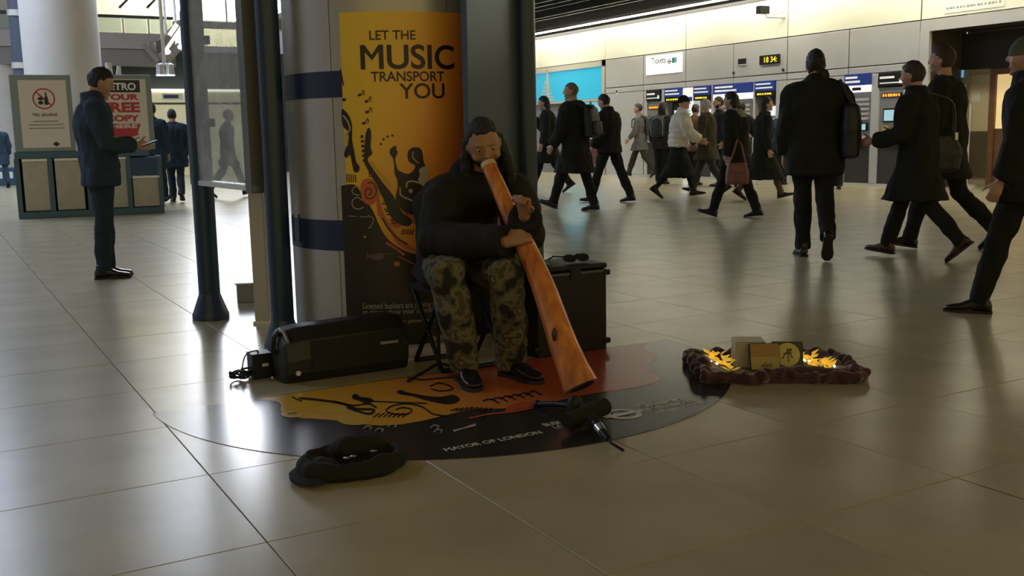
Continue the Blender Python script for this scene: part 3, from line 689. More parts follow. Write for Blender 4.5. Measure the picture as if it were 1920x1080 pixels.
# poster wrapped on the column
tl, ztop = cyl(636, 24); zbot = cyl(760, 681)[1]; zbot = max(zbot, .06); tr = 1.9
pm = bpy.data.materials.new('poster_print'); pm.use_nodes = True; nt = pm.node_tree; pb = nt.nodes['Principled BSDF']; pb.inputs['Roughness'].default_value = .38
uvn = nt.nodes.new('ShaderNodeUVMap'); uvn.uv_map = 'UVMap'; sep = nt.nodes.new('ShaderNodeSeparateXYZ'); nt.links.new(uvn.outputs[0], sep.inputs[0])
mx = nt.nodes.new('ShaderNodeMath'); mx.operation = 'MULTIPLY_ADD'; mx.inputs[1].default_value = -.30; nt.links.new(sep.outputs[1], mx.inputs[0]); nt.links.new(sep.outputs[0], mx.inputs[2])
ad = nt.nodes.new('ShaderNodeMath'); ad.operation = 'ADD'; ad.inputs[1].default_value = .30; nt.links.new(mx.outputs[0], ad.inputs[0])
rp = nt.nodes.new('ShaderNodeValToRGB'); nt.links.new(ad.outputs[0], rp.inputs[0]); nt.links.new(rp.outputs[0], pb.inputs['Base Color'])
rp.color_ramp.elements[0].position = 0; rp.color_ramp.elements[0].color = (.80, .58, .05, 1)
rp.color_ramp.elements[1].position = 1; rp.color_ramp.elements[1].color = (.12, .02, .05, 1)
for p_, c_ in ((.24, (.82, .50, .05)), (.42, (.80, .33, .05)), (.58, (.66, .17, .05)), (.72, (.30, .05, .05))):
    el_ = rp.color_ramp.elements.new(p_); el_.color = (*c_, 1)
po = thing('music_poster', 'tall yellow to orange music poster with black lettering wrapped round the column', 'poster', cpt(.1, .9, 0))
mb_ = MB(); n = 40; ths = np.linspace(tl, tr, n); off = .0026
mb_.loft([[cpt(t, zbot, .0002), cpt(t, zbot, off), cpt(t, ztop, off), cpt(t, ztop, .0002)] for t in ths])
sheet = build('sheet', mb_, pm, po, smooth=True, angle=30)
uvl = sheet.data.uv_layers.new(name='UVMap')
for lp in sheet.data.loops:
    v_ = np.array(sheet.data.vertices[lp.vertex_index].co)+wl(po); th = (math.atan2(v_[1]-CC[1], v_[0]-CC[0])-TH0+math.pi) % (2*math.pi)-math.pi
    uvl.data[lp.index].uv = ((th-tl)/(tr-tl), (v_[2]-zbot)/(ztop-zbot))
INK = mat('poster_black', (.018, .012, .010), .42); CRM = mat('poster_cream', (.42, .36, .27), .45); ORG = mat('poster_orange', (.55, .13, .045), .4); YEL = mat('poster_yellow', (.62, .36, .06), .4); PUR = mat('poster_purple', (.14, .09, .10), .5)
WHT = mat('poster_white_text', (.40, .39, .34), .5)
def pmap(off_): return lambda px, py: cpt(*cyl(px, py, off_), off_)
def ctext(name, s, x0, x1, yb, yt, m, bold=.0, off_=.0045):
    t0, zb = cyl((x0+x1)/2, yb); zt = cyl((x0+x1)/2, yt)[1]; a0 = cyl(x0, yb)[0]; a1 = cyl(x1, yb)[0]
    b = MB(); text_on(b, s, lambda a, c: cpt(a/CR, c, off_), a0*CR, zb, zt-zb, width=(a1-a0)*CR, bold=bold, lim=.02); build(name, b, m, po)
ctext('lettering', 'LET THE', 693, 779, 74, 56, INK, .012); ctext('lettering', 'MUSIC', 677, 851, 128, 82, INK, .018)
ctext('lettering', 'TRANSPORT', 696, 832, 152, 133, INK, .014); ctext('lettering', 'YOU', 749, 833, 184, 155, INK, .012)
P0 = pmap(.0034); P1 = pmap(.0046); P2 = pmap(.0056); P3 = pmap(.0066)
# black ground of the lower half: grid strips below a swaying top edge
edge = spline([(636, 350), (652, 346), (668, 348), (684, 372), (700, 396), (716, 432), (735, 455), (760, 470), (790, 478), (830, 476), (880, 470), (928, 466)], 4)
b = MB(); tt = [cyl(p[0], p[1]) for p in edge]; tt[0] = (tl, tt[0][1])
rows_ = 10
b.add([cpt(t, z+(zbot-z)*k/rows_, .0034) for t, z in tt for k in range(rows_+1)], [(i*(rows_+1)+k, (i+1)*(rows_+1)+k, (i+1)*(rows_+1)+k+1, i*(rows_+1)+k+1) for i in range(len(tt)-1) for k in range(rows_)])
build('black_ground', b, INK, po)
# guitar neck and body
b = MB(); poly_fill(b, [(683, 300), (684, 262), (688, 243), (693, 240), (696, 252), (695, 276), (698, 288), (690, 296), (692, 306), (716, 340), (738, 368), (754, 398), (772, 412), (766, 424), (744, 418), (730, 402), (722, 380), (700, 336), (686, 312)], P2, 9)
for k in range(6): disc(b, (678.5+k*.8, 256+k*9), 3.0, P2, 8)
build('guitar', b, INK, po)
b = MB(); stroke(b, [(694, 303), (712, 324), (733, 350)], 4.5, P3); build('guitar_string_band', b, YEL, po)
# seated guitarist silhouette
b = MB(); poly_fill(b, [(738, 300), (732, 290), (731, 282), (737, 275), (743, 274), (743, 281), (746, 286), (741, 298), (745, 316), (752, 322), (766, 326), (776, 318), (778, 310), (767, 303), (764, 290), (768, 280), (778, 276), (789, 279), (793, 290), (794, 302), (800, 320), (802, 345), (812, 360), (816, 392), (800, 404), (776, 404), (752, 392), (742, 372), (746, 350), (744, 334), (740, 326)], P2, 9)
build('guitarist', b, INK, po)
b = MB(); stroke(b, spline([(775, 284), (774, 294), (780, 302), (786, 306)]), 2, P3); stroke(b, spline([(762, 352), (764, 342), (776, 340), (792, 346), (796, 352)]), 3.2, P3); stroke(b, spline([(750, 352), (752, 366), (768, 374), (784, 380)]), 3, P3); disc(b, (770, 358), 4, P3, 12)
poly_fill(b, [(786, 318), (796, 312), (803, 322), (802, 342), (794, 348), (784, 338), (787, 328)], P3, 9); build('guitarist_highlight', b, CRM, po)
# scroll keyboard
b = MB(); poly_fill(b, [(676, 350), (682, 337), (695, 335), (706, 344), (710, 362), (716, 392), (728, 416), (746, 444), (770, 462), (800, 474), (797, 478), (768, 470), (744, 456), (734, 436), (722, 416), (708, 402), (706, 376), (698, 384), (686, 382), (678, 370)], P2, 9); build('keyboard_scroll', b, ORG, po)
b = MB(); stroke(b, spline([(691, 366), (696, 362), (695, 355), (688, 354), (685, 362), (689, 372), (700, 370), (706, 358), (700, 344), (690, 343)]), 2.2, P3)
for k, (x, y) in enumerate(((716, 363), (719, 366), (722, 378), (720, 382), (724, 392), (726, 396), (728, 402), (734, 412), (738, 418))): stroke(b, [(x-4, y), (x+5, y+1)], 2.2, P3)
stroke(b, spline([(716, 408), (728, 428), (744, 446), (764, 458)]), 3, P3); build('keyboard_keys', b, INK, po)
b = MB(); poly_fill(b, [(738, 408), (760, 388), (776, 372), (790, 378), (802, 392), (802, 416), (770, 420), (752, 424), (742, 428), (732, 420)], pmap(.0050), 9); build('orange_swirl', b, ORG, po)
b = MB()
for k in range(7): disc(b, (746+k*5.5, 412-k*3.4), 2.2, P3, 7, 1.4)
for k in range(5): stroke(b, [(752+k*5, 440), (756+k*5, 430)], 2, P3)
build('swirl_dots', b, INK, po)
# saxophone at the left rim
b = MB(); poly_fill(b, [(641, 204), (652, 214), (659, 230), (660, 246), (660, 262), (664, 284), (668, 304), (674, 312), (672, 322), (664, 322), (660, 306), (656, 290), (650, 296), (645, 290), (650, 272), (654, 262), (652, 246), (644, 238), (641, 226)], P2, 9); stroke(b, [(638, 130), (644, 160)], 2.5, P2); disc(b, (645, 187), 4, P2, 8, 3)
build('saxophone', b, INK, po)
b = MB(); stroke(b, spline([(643, 216), (652, 228), (656, 242), (650, 252), (652, 262)]), 3, P3); stroke(b, spline([(648, 276), (652, 270), (650, 262)]), 2.4, P3); build('saxophone_highlight', b, CRM, po)
b = MB()
for k in range(5): stroke(b, [(650+k*4, 326+k*.4), (651+k*4, 342)], 1.6, P2)
for k in range(3): stroke(b, [(692+k*4, 322), (693+k*4, 333)], 1.6, P2)
build('tick_marks', b, INK, po)
# notes and dots
for (x, y) in ((674, 178), (687, 190), (688, 210), (682, 231), (868, 138), (872, 184)):
    b = MB(); disc(b, (x, y), 3.6, P2, 10, 2.6); stroke(b, [(x+3, y), (x+7, y-9)], 1.6, P2); stroke(b, spline([(x+7, y-9), (x+9, y-5), (x+7.5, y+1)], 3), 1.3, P2); build('music_note', b, INK, po)
b = MB()
for x, y in ((714, 270), (719, 261), (727, 256), (736, 254)): disc(b, (x, y), 2.2, P2, 8)
build('dots', b, INK, po)
# pale curls, bugles
b = MB(); stroke(b, spline([(676, 352), (666, 350), (660, 358), (664, 364), (674, 366)]), 1.8, P2); stroke(b, spline([(680, 376), (670, 370), (661, 376), (662, 388), (672, 392), (682, 388)]), 1.8, P2); stroke(b, [(654, 405), (690, 407)], 1.2, P2); stroke(b, spline([(690, 404), (700, 410), (696, 424), (690, 428)]), 1.4, P2); disc(b, (684, 444), 2.4, P2, 8); build('pale_curls', b, CRM, po)['kind'] = 'stuff'
b = MB(); poly_fill(b, [(688, 474), (694, 478), (714, 474), (720, 480), (714, 487), (700, 487), (693, 482), (689, 485)], P2, 9); stroke(b, [(718, 477), (738, 476)], 1.5, P2); build('bugle', b, PUR, po)
b = MB(); stroke(b, [(724, 455), (742, 466), (758, 478)], [6, 3, 5], P2); stroke(b, [(746, 480), (770, 492), (796, 508)], 1.6, P2); disc(b, (744, 495), 6, P2, 12, 5); build('trumpet', b, ORG, po)
# foot text
ctext('small_text', 'Licensed buskers are playing at this', 681, 836, 577.5, 566, WHT, .004); ctext('small_text', 'so please show your appreciation', 681, 836, 588, 577.5, WHT, .004)
ctext('small_text', 'information please visit tfl.gov.uk', 712, 848, 604, 596.5, WHT, .002)
ctext('logo_text', 'BUSK', 809, 843, 638, 628, WHT, .03); ctext('logo_text', 'LONDON', 809, 855, 651, 640.5, WHT, .03)
b = MB(); disc(b, (849, 632), 5, P1, 12, 5); build('logo_mark', b, WHT, po)

# ---- blue posts, boards
def post(label, x, y, r, z1, flare):
    t = thing('blue_post', label, 'post', (x, y, 0))
    build('pole', MB().lathe((x, y, 0), [(r, .1 if flare else 0), (r, z1)], 24), M['bluepost'], t, smooth=True)
    if flare: build('foot', MB().lathe((x, y, 0), [(r*1.72, 0), (r*1.72, .03), (r*1.6, .05), (r*1.05, .15), (r, .16)], 24), M['bluepost'], t, smooth=True)
    return t
p = fl(396, 597); post('dark blue round post with a flared foot under the hazy glass panel', p[0], p[1], .066, 2.9, True); POST1 = p
p = at(525, 500, 5.42); post('dark blue round post standing against the left side of the poster column', p[0], p[1], .060, 3.3, True); POST2 = p
p = at(990, 400, 5.50); post('dark blue round post right of the busker behind the black case', p[0], p[1], .054, 3.3, True); POST3 = p
q = fl(499, 607); t = thing('steel_upright', 'pale steel upright standing behind the dark blue post by the column', 'post', q)
build('shaft', MB().obox(q+V(0, .04, 1.6), _r0, V(_sy, _cy, 0), V(0, 0, 1), .045, .045, 1.6), M['colsteel'], t, bevel=.006); build('shoe', MB().obox(q+V(0, .04, .01), _r0, V(_sy, _cy, 0), V(0, 0, 1), .055, .055, .01), M['steel'], t)
q = fl(478, 568); t = thing('grey_plinth', 'low grey block on the floor behind the steel upright', 'block', q)
build('block', MB().obox(q+V(0.06, .15, .065), unit(V(.9, -.3, 0)), unit(V(.3, .9, 0)), V(0, 0, 1), .13, .14, .065), mat('grey_block', (.33, .32, .32), .6), t, bevel=.006); build('cap', MB().obox(q+V(0.06, .15, .135), unit(V(.9, -.3, 0)), unit(V(.3, .9, 0)), V(0, 0, 1), .14, .15, .006), M['steel'], t)
# left board
A = at(361, 346, 6.42); B_ = at(479, 359, 5.40); A[2] = B_[2] = 0
e = unit(B_-A); nrm = V(e[1], -e[0], 0); nrm = nrm if nrm@(CAMP-A) > 0 else -nrm
LBP = Plane(A, e, nrm); LW = np.linalg.norm(B_-A)
zb_ = .845; zt_ = LBP.uv(350, 36)[1]
lb = thing('glass_panel_sign', 'tall hazy glass panel in a steel frame hung on the flared blue post', 'notice board', (A+B_)/2+V(0, 0, zb_))
face = mat('hazy_glass', (.55, .56, .56), .12, spec=.6, noise_amt=.25, nscale=5.0)
nt = face.node_tree; mxs = nt.nodes.new('ShaderNodeMixShader'); trn = nt.nodes.new('ShaderNodeBsdfTransparent'); trn.inputs[0].default_value = (.93, .96, .95, 1); mxs.inputs[0].default_value = .48
nt.links.new(trn.outputs[0], mxs.inputs[1]); nt.links.new(nt.nodes['Principled BSDF'].outputs[0], mxs.inputs[2]); nt.links.new(mxs.outputs[0], nt.nodes['Material Output'].inputs[0])
build('glass_face', LBP.slab(MB(), .03, zb_+.03, LW-.10, 3.0, -.005, .004), face, lb)
build('frame_rail', LBP.slab(MB(), 0, zb_, LW, zb_+.03, -.06, .012), M['steel'], lb); build('frame_stile', LBP.slab(MB(), 0, zb_, .03, zt_+.06, -.06, .012), M['steel_dark'], lb); build('frame_stile', LBP.slab(MB(), LW-.10, zb_-.01, LW, 3.0, -.06, .02), mat('frame_grey', (.10, .10, .095), .45), lb)
for z in (1.2, 1.7): build('clamp', LBP.slab(MB(), .08, z, .16, z+.05, -.12, -.05), M['steel_dark'], lb)
# right board beside the poster
A = at(883, 338, 4.97); B_ = at(972, 337, 5.42); A[2] = B_[2] = 0
e = unit(B_-A); nrm = V(e[1], -e[0], 0); nrm = nrm if nrm@(CAMP-A) > 0 else -nrm
RBP = Plane(A, e, nrm); RW = np.linalg.norm(B_-A); zb_ = .90
rb = thing('notice_board', 'dark slate notice board behind the busker, right of the poster', 'notice board', (A+B_)/2+V(0, 0, zb_))
build('panel', RBP.slab(MB(), 0, zb_, RW, 2.25, -.035, 0), mat('slate_face', (.085, .11, .17), .30, metal=.5), rb, bevel=.004)
build('frame_stile', RBP.slab(MB(), RW, zb_, RW+.03, 2.25, -.04, .006), M['steel_dark'], rb); build('frame_rail', RBP.slab(MB(), 0, zb_-.02, RW+.03, zb_, -.04, .006), M['steel_dark'], rb)
hd = thing('lit_header', 'pale blue lit sign box on top of the slate board right of the poster', 'sign', (A+B_)/2+V(0, 0, 2.26))
build('case', RBP.slab(MB(), 0, 2.26, RW+.03, 2.75, -.05, -.005), M['steel_dark'], hd); build('face', RBP.slab(MB(), .04, 2.30, RW, 2.72, -.005, .0), emis('header_blue', (.72, .80, 1.0), 2.2), hd)
# ================================================================ FLOOR STICKER
SC = V(2.07, 4.31, 0); SR = 1.345
vin = mat('dark_vinyl', (.030, .027, .026), .24, spec=.5)
stk = thing('floor_sticker', 'dark half-round floor sticker with yellow and red music print around the busker', 'sticker', SC)
n = 64; arc = [V(SC[0]+SR*math.cos(math.pi+math.pi*k/n), SC[1]+SR*math.sin(math.pi+math.pi*k/n), 0) for k in range(n+1)]
b = MB(); b.add([p+V(0, 0, .0006) for p in arc]+[p+V(0, 0, .0018) for p in arc], [tuple(range(n+1, 2*n+2))]+[(k, k+1, n+2+k, n+1+k) for k in range(n)]); build('vinyl', b, vin, stk)
gm = bpy.data.materials.new('sticker_gradient'); gm.use_nodes = True; nt = gm.node_tree; gbs = nt.nodes['Principled BSDF']; gbs.inputs['Roughness'].default_value = .26
tcn = nt.nodes.new('ShaderNodeTexCoord'); sp_ = nt.nodes.new('ShaderNodeSeparateXYZ'); nt.links.new(tcn.outputs['Object'], sp_.inputs[0])
mr = nt.nodes.new('ShaderNodeMapRange'); mr.inputs[1].default_value = -1.0; mr.inputs[2].default_value = 1.0; nt.links.new(sp_.outputs[0], mr.inputs[0])
rp = nt.nodes.new('ShaderNodeValToRGB'); nt.links.new(mr.outputs[0], rp.inputs[0]); nt.links.new(rp.outputs[0], gbs.inputs['Base Color'])
rp.color_ramp.elements[0].position = 0; rp.color_ramp.elements[0].color = (.70, .44, .05, 1); rp.color_ramp.elements[1].position = 1; rp.color_ramp.elements[1].color = (.30, .05, .045, 1)
for p_, c_ in ((.30, (.68, .33, .04)), (.5, (.60, .17, .04)), (.68, (.50, .08, .04))): q = rp.color_ramp.elements.new(p_); q.color = (*c_, 1)
def fm(z): return lambda px, py: fl(px, py, z)
F1, F2, F3 = fm(.0026), fm(.0034), fm(.0042)
# printed half-ring field, wavy outer edge, given on the floor
def fpol(mb, pts, z): poly_fill(mb, pts, lambda a, b_: V(a, b_, z))
outer = []
for k in range(41):
    a = math.pi+math.pi*k/40; r = .86+.06*math.sin(5*a+.6)+.035*math.sin(11*a); outer.append((SC[0]+(1.12 if math.cos(a) < 0 else 1.36)*r*math.cos(a), min(SC[1]-.01, SC[1]+r*.92*math.sin(a))))
b = MB(); fpol(b, outer, .0026); build('printed_field', b, gm, stk)
YF = mat('sticker_yellow', (.66, .42, .06), .28); KF = mat('sticker_black', (.020, .016, .014), .28); CF = mat('sticker_cream', (.45, .41, .34), .35); RF = mat('sticker_red', (.50, .09, .045), .28)
for (x, y, rx, ry) in ((548, 776, 21, 7), (620, 768, 34, 8), (665, 785, 34, 12)):
    b = MB(); disc(b, (x, y), rx, F2, 22, ry); build('yellow_disc', b, YF, stk)
b = MB()
stroke(b, spline([(560, 746), (600, 750), (640, 756), (668, 766), (700, 768), (690, 776), (650, 764)]), 4, F3); stroke(b, spline([(625, 752), (660, 760), (690, 757), (706, 764)]), 3, F3)
stroke(b, spline([(548, 744), (556, 748), (566, 752)]), 2.5, F3); stroke(b, [(540, 776), (556, 774)], 1.5, F3); build('tribal_curl', b, KF, stk)
b = MB(); poly_fill(b, [(660, 742), (668, 738), (676, 744), (694, 746), (700, 752), (688, 756), (670, 750), (662, 748)], F3, 12); stroke(b, [(696, 752), (740, 754), (800, 756)], 2.2, F3); build('guitar_silhouette', b, KF, stk)
b = MB(); poly_fill(b, [(744, 734), (752, 731), (762, 735), (800, 742), (826, 744), (850, 740), (862, 750), (842, 758), (806, 752), (770, 742), (750, 739)], F3, 12); stroke(b, [(764, 708), (790, 712), (826, 709), (860, 706)], 2.5, F3); stroke(b, spline([(806, 724), (826, 718), (850, 728), (828, 733), (808, 729)]), 2.5, F3); build('guitarist_silhouette', b, KF, stk)
b = MB(); stroke(b, spline([(742, 768), (756, 764), (772, 768), (764, 776), (740, 776), (724, 770), (738, 760), (768, 757), (794, 764), (812, 776), (840, 780)]), 2.6, F3); build('scroll_curl', b, KF, stk)
b = MB()
for k in range(8): stroke(b, [(845+k*9, 770+1.2*math.sin(k)), (860+k*9, 764+1.2*math.cos(k))], 2.4, F3)
for k in range(7): stroke(b, [(700+k*9, 782), (712+k*9, 774)], 2.0, F3)
for k in range(6): stroke(b, spline([(905+k*16, 752-k*2), (920+k*16, 748-k*3), (936+k*16, 756-k*3)], 3), 2.6, F3)
build('key_marks', b, KF, stk)['kind'] = 'stuff'
b = MB(); poly_fill(b, [(955, 760), (985, 752), (1010, 756), (990, 764), (970, 768), (948, 772)], F3, 12); stroke(b, spline([(880, 784), (920, 776), (960, 772), (1000, 764)]), 3, F3); build('red_swirl', b, RF, stk)
b = MB()
for (x, y) in ((690, 802), (712, 806), (736, 798), (816, 800), (822, 808)): stroke(b, spline([(x-9, y+2), (x-2, y-3), (x+7, y-1), (x+3, y+3)], 4), 1.8, F2)
stroke(b, [(850, 808), (868, 803), (892, 796)], [4, 2, 5], F2); build('pale_curls', b, CF, stk)['kind'] = 'stuff'
# writing along the rim (straight lines along the tile direction)
def ftext(name, s, x0, y0, x1, cap, bold=.02, z=.0032, m=None):
    b = MB(); text_on(b, s, lambda a, c: V(a, c, z), x0, y0, cap, width=x1-x0, bold=bold); build(name, b, m or WHF, stk)
WHF = mat('sticker_white', (.62, .60, .54), .35)
ftext('rim_text', 'MAYOR OF LONDON', 1.523, 3.175, 1.93, .036, .03)
ftext('logo_text', 'BUSK IN', 1.985, 3.245, 2.11, .038, .04); ftext('logo_text', 'LONDON', 2.00, 3.195, 2.16, .038, .04)
b = MB(); rc = V(2.335, 3.222)
for k in range(36):
    a0, a1 = 2*math.pi*k/36, 2*math.pi*(k+1)/36; q = lambda r, a: V(rc[0]+r*math.cos(a), rc[1]+r*math.sin(a), .0032); b.add([q(.052, a0), q(.052, a1), q(.075, a1), q(.075, a0)], [(0, 1, 2, 3)])
b.add([(rc[0]-.095, rc[1]-.016, .0034), (rc[0]+.095, rc[1]-.016, .0034), (rc[0]+.095, rc[1]+.016, .0034), (rc[0]-.095, rc[1]+.016, .0034)], [(0, 1, 2, 3)]); build('roundel_mark', b, WHF, stk)
ftext('logo_text', 'TRANSPORT', 2.455, 3.255, 2.68, .034, .02); ftext('logo_text', 'FOR LONDON', 2.455, 3.205, 2.70, .034, .02); ftext('small_text', 'EVERY JOURNEY MATTERS', 2.46, 3.165, 2.72, .018, .0)

# ================================================================ PEOPLE
U3 = V(0, 0, 1)
def remesh(mb, voxel, smooth=4, amp=0.0, fs=9.0, seed=0, off=None):
    me = mesh_of('tmp', mb.verts(), mb.f, None); fixn(me)
    o = bpy.data.objects.new('tmp', me); COL.objects.link(o)
    r = o.modifiers.new('r', 'REMESH'); r.mode = 'VOXEL'; r.voxel_size = voxel
    if smooth: s_ = o.modifiers.new('s', 'SMOOTH'); s_.factor = .5; s_.iterations = smooth
    dg = bpy.context.evaluated_depsgraph_get(); dg.update()
    m2 = bpy.data.meshes.new_from_object(o.evaluated_get(dg)); bpy.data.objects.remove(o); bpy.data.meshes.remove(me)
    n_ = len(m2.vertices); co = np.empty(n_*3); m2.vertices.foreach_get('co', co); co = co.reshape(-1, 3)
    if amp:
        nr = np.empty(n_*3); m2.vertex_normals.foreach_get('vector', nr); nr = nr.reshape(-1, 3)
        dd = np.array([noise.noise((c[0]*fs+seed, c[1]*fs, c[2]*fs*.6)) for c in co])
        d2 = np.array([noise.noise((c[0]*fs*2.6, c[1]*fs*2.6+seed, c[2]*fs*1.3)) for c in co]) if fs < 20 else 0
        co = co + nr*(amp*(dd+.45*d2))[:, None]
    if off is not None: co = co - off
    m2.vertices.foreach_set('co', co.ravel()); m2.update()
    return m2
def put(name, me, m, parent=None, loc=None):
    me.name = name; me.materials.clear(); me.materials.append(m); me.polygons.foreach_set('use_smooth', [True]*len(me.polygons))
    return link(name, me, parent, loc)
def ering(c, a, b, n=16, pw=2.0):
    out = []
    for k in range(n):
        t = 2*math.pi*k/n; cs, sn = math.cos(t), math.sin(t); e_ = 2/pw
        out.append(c + a*math.copysign(abs(cs)**e_, cs) + b*math.copysign(abs(sn)**e_, sn))
    return out
def rot(v, ax, ang):
    ax = unit(ax); return v*math.cos(ang)+np.cross(ax, v)*math.sin(ang)+ax*(ax@v)*(1-math.cos(ang))
def hand(mb, wst, d, nv, th, s=1.0, curl=35, fr=.0088):
    d = unit(d); nv = unit(nv - d*(nv@d)); th = unit(th - d*(th@d) - nv*(th@nv))
    mb.loft([ering(wst+d*s*x, th*s*w_, nv*s*h_, 10, 2.6) for x, w_, h_ in ((-.02, .025, .020), (.015, .031, .019), (.05, .040, .017), (.085, .041, .013))])
    for k, (o_, L_) in enumerate(((.030, .070), (.0105, .079), (-.0095, .073), (-.029, .057))):
        p = wst+d*s*.080+th*s*o_; dv = unit(d+th*(o_*1.5)); pts = [p]
        for q_, fr_ in enumerate((.45, .31, .24)):
            dv = rot(dv, np.cross(d, nv), math.radians(curl*(.75 if q_ == 0 else 1.0))); p = p+dv*L_*s*fr_; pts.append(p)
        mb.tube(pts, [fr*s*1.06, fr*s, fr*s*.95, fr*s*.78], 8)
    p = wst+d*s*.022+th*s*.026; dv = unit(d*.62+th*.68+nv*.35); pts = [p]
    for L_ in (.038, .032, .026):
        p = p+dv*L_*s; pts.append(p); dv = unit(rot(dv, np.cross(th, d), math.radians(14))+nv*.25*curl/60)
    mb.tube(pts, [.014*s, .0115*s, .010*s, .008*s], 8)
def head_pt(a, b_, c):
    x, y, z = .097*a, .075*b_, .118*c
    if c < 0:
        y *= 1-.26*c*c*(1 if a > -.2 else .6)
        if a < 0: x *= 1-.42*min(1, -c*1.1)
        else: x *= 1-.06*(-c)
    else:
        if a < 0: x *= 1.06
    return x, y, z
def head_grid(fn, n=22, m=14):
    vs = []; fs = []
    for i in range(m+1):
        t = math.pi*i/m
        for j in range(n):
            p = 2*math.pi*j/n; vs.append(fn(math.sin(t)*math.cos(p), math.sin(t)*math.sin(p), -math.cos(t)))
    for i in range(m):
        for j in range(n):
            k = (j+1) % n; fs.append((i*n+j, i*n+k, (i+1)*n+k, (i+1)*n+j))
    return vs, fs
def figure(label, J, o):
    """J joints in world space, o options; returns the body object"""
    s = o.get('s', 1.0); F, L = J['F'], J['L']; vox = o.get('vox', .010)
    pel, nek = J['pelvis'], J['neck']; sp = nek-pel; sl = np.linalg.norm(sp); Ut = sp/sl; Ft = unit(np.cross(L, Ut))
    mid = J.get('chest', pel+sp*.55)
    def spn(t):
        if t <= 0: return pel+(mid-pel)/.55*t*1.0 if t > -.3 else pel+sp*t
        return pel+(mid-pel)*(t/.55) if t < .55 else mid+(nek-mid)*((t-.55)/.45)
    loc = J['loc']
    # --- head frame
    hc, hF, hL, hU = J['head'], J['hF'], J['hL'], J['hU']
    H_ = lambda x, y, z: hc + s*(x*hF+y*hL+z*hU)
    b = MB()
    vs, fs = head_grid(lambda a, b_, c: H_(*head_pt(a, b_, c))); b.add(vs, fs)
    b.tube([nek-Ut*.03*s, (nek+H_(-.015, 0, -.07))/2, H_(-.018, 0, -.05)], [.066*s, .056*s, .055*s], 14)
    # features: nose, brow, lips, chin, ears
    b.loft([ering(H_(x, 0, z), hL*w_*s, hF*d_*s, 8) for x, z, w_, d_ in ((.088, .030, .008, .010), (.098, .008, .010, .012), (.108, -.016, .015, .014), (.098, -.026, .017, .012))])
    b.sphere(H_(.083, 0, .036), hF*.014*s, hL*.052*s, hU*.010*s, 10, 6)
    b.sphere(H_(.088, 0, -.054), hF*.010*s, hL*.022*s, hU*.007*s, 10, 6); b.sphere(H_(.086, 0, -.064), hF*.010*s, hL*.019*s, hU*.006*s, 10, 6)
    b.sphere(H_(.076, 0, -.095), hF*.020*s, hL*.026*s, hU*.016*s, 10, 6)
    for k in (-1, 1):
        b.sphere(H_(-.008, .076*k, -.008), hF*.019*s, hL*.011*s, hU*.031*s, 10, 6); b.sphere(H_(.058, .045*k, -.030), hF*.026*s, hL*.022*s, hU*.022*s, 10, 6)
    # trunk
    tr_ = [(-.17, .115, .09), (-.05, .165, .115), (.12, .158, .108), (.35, .140, .10), (.60, .160, .115), (.80, .170, .105), (.92, .125, .085), (1.0, .066, .062)]
    b.loft([ering(spn(t), L*w_*s*.9, Ft*d_*s*.88, 18, 2.4) for t, w_, d_ in tr_])
    for sd in ('l', 'r'):
        sh, el_, wr = J['sh'+sd], J['el'+sd], J['wr'+sd]
        b.tube([sh-Ut*.0, sh+(el_-sh)*.5, el_, el_+(wr-el_)*.35, wr], [.046*s, .040*s, .036*s, .035*s, .026*s], 12)
        b.sphere(sh, L*.046*s, Ft*.046*s, Ut*.046*s, 10, 6)
        hd_ = J.get('hd'+sd, unit(wr-el_)); nv = J.get('pn'+sd, -L if sd == 'l' else L); th = J.get('th'+sd, F)
        hand(b, wr, hd_, nv, th, s, J.get('cu'+sd, 30), .0088 if vox < .008 else .0100)
        hp, kn, an = J['hp'+sd], J['kn'+sd], J['an'+sd]
        b.tube([hp, hp+(kn-hp)*.5, kn, kn+(an-kn)*.35, an], [q_*s*(1.0 if o.get('leg_w', 1) >= 1 else .74) for q_ in (.078, .064, .048, .046, .034)], 12)
        fd, fu = J['fd'+sd], J['fu'+sd]
        b.loft([ering(an+fd*x*s-fu*zz_*s, np.cross(fu, fd)*w_*s, fu*h_*s, 10) for x, zz_, w_, h_ in ((-.055, .045, .026, .026), (0, .035, .034, .036), (.08, .052, .038, .026), (.15, .062, .036, .016), (.185, .066, .02, .010))])
    body = put('person', remesh(b, vox, 2, off=loc), o.get('skin', M['skin']), loc=loc)
    tag(body, label, 'person', o.get('group'))
    for k in (-1, 1):
        e_ = build('eye', MB().sphere(H_(.0790, .031*k, .012), hF*.0115*s, hL*.0115*s, hU*.0048*s, 10, 6), M['eye'], body, smooth=True)
        build('pupil', MB().sphere(H_(.0892, .031*k, .0105), hF*.0026*s, hL*.0058*s, hU*.0044*s, 8, 6), M['black'], e_, smooth=True)
    # --- hair
    hs = o.get('hair', 'short'); hm = o.get('hairmat', M['hair_dk'])
    def hair_fn(front, side, back, th_):
        def fn(a, b_, c):
            cut = front if a > .45 else (side if a > -.15 else back)
            if -.15 < a <= .45: cut = side+(front-side)*max(0, (a-.05)/.40)
            k = 1+th_ if c > cut else .90
            x, y, z = head_pt(a, b_, c); return H_(x*k, y*k, z*k)
        return fn
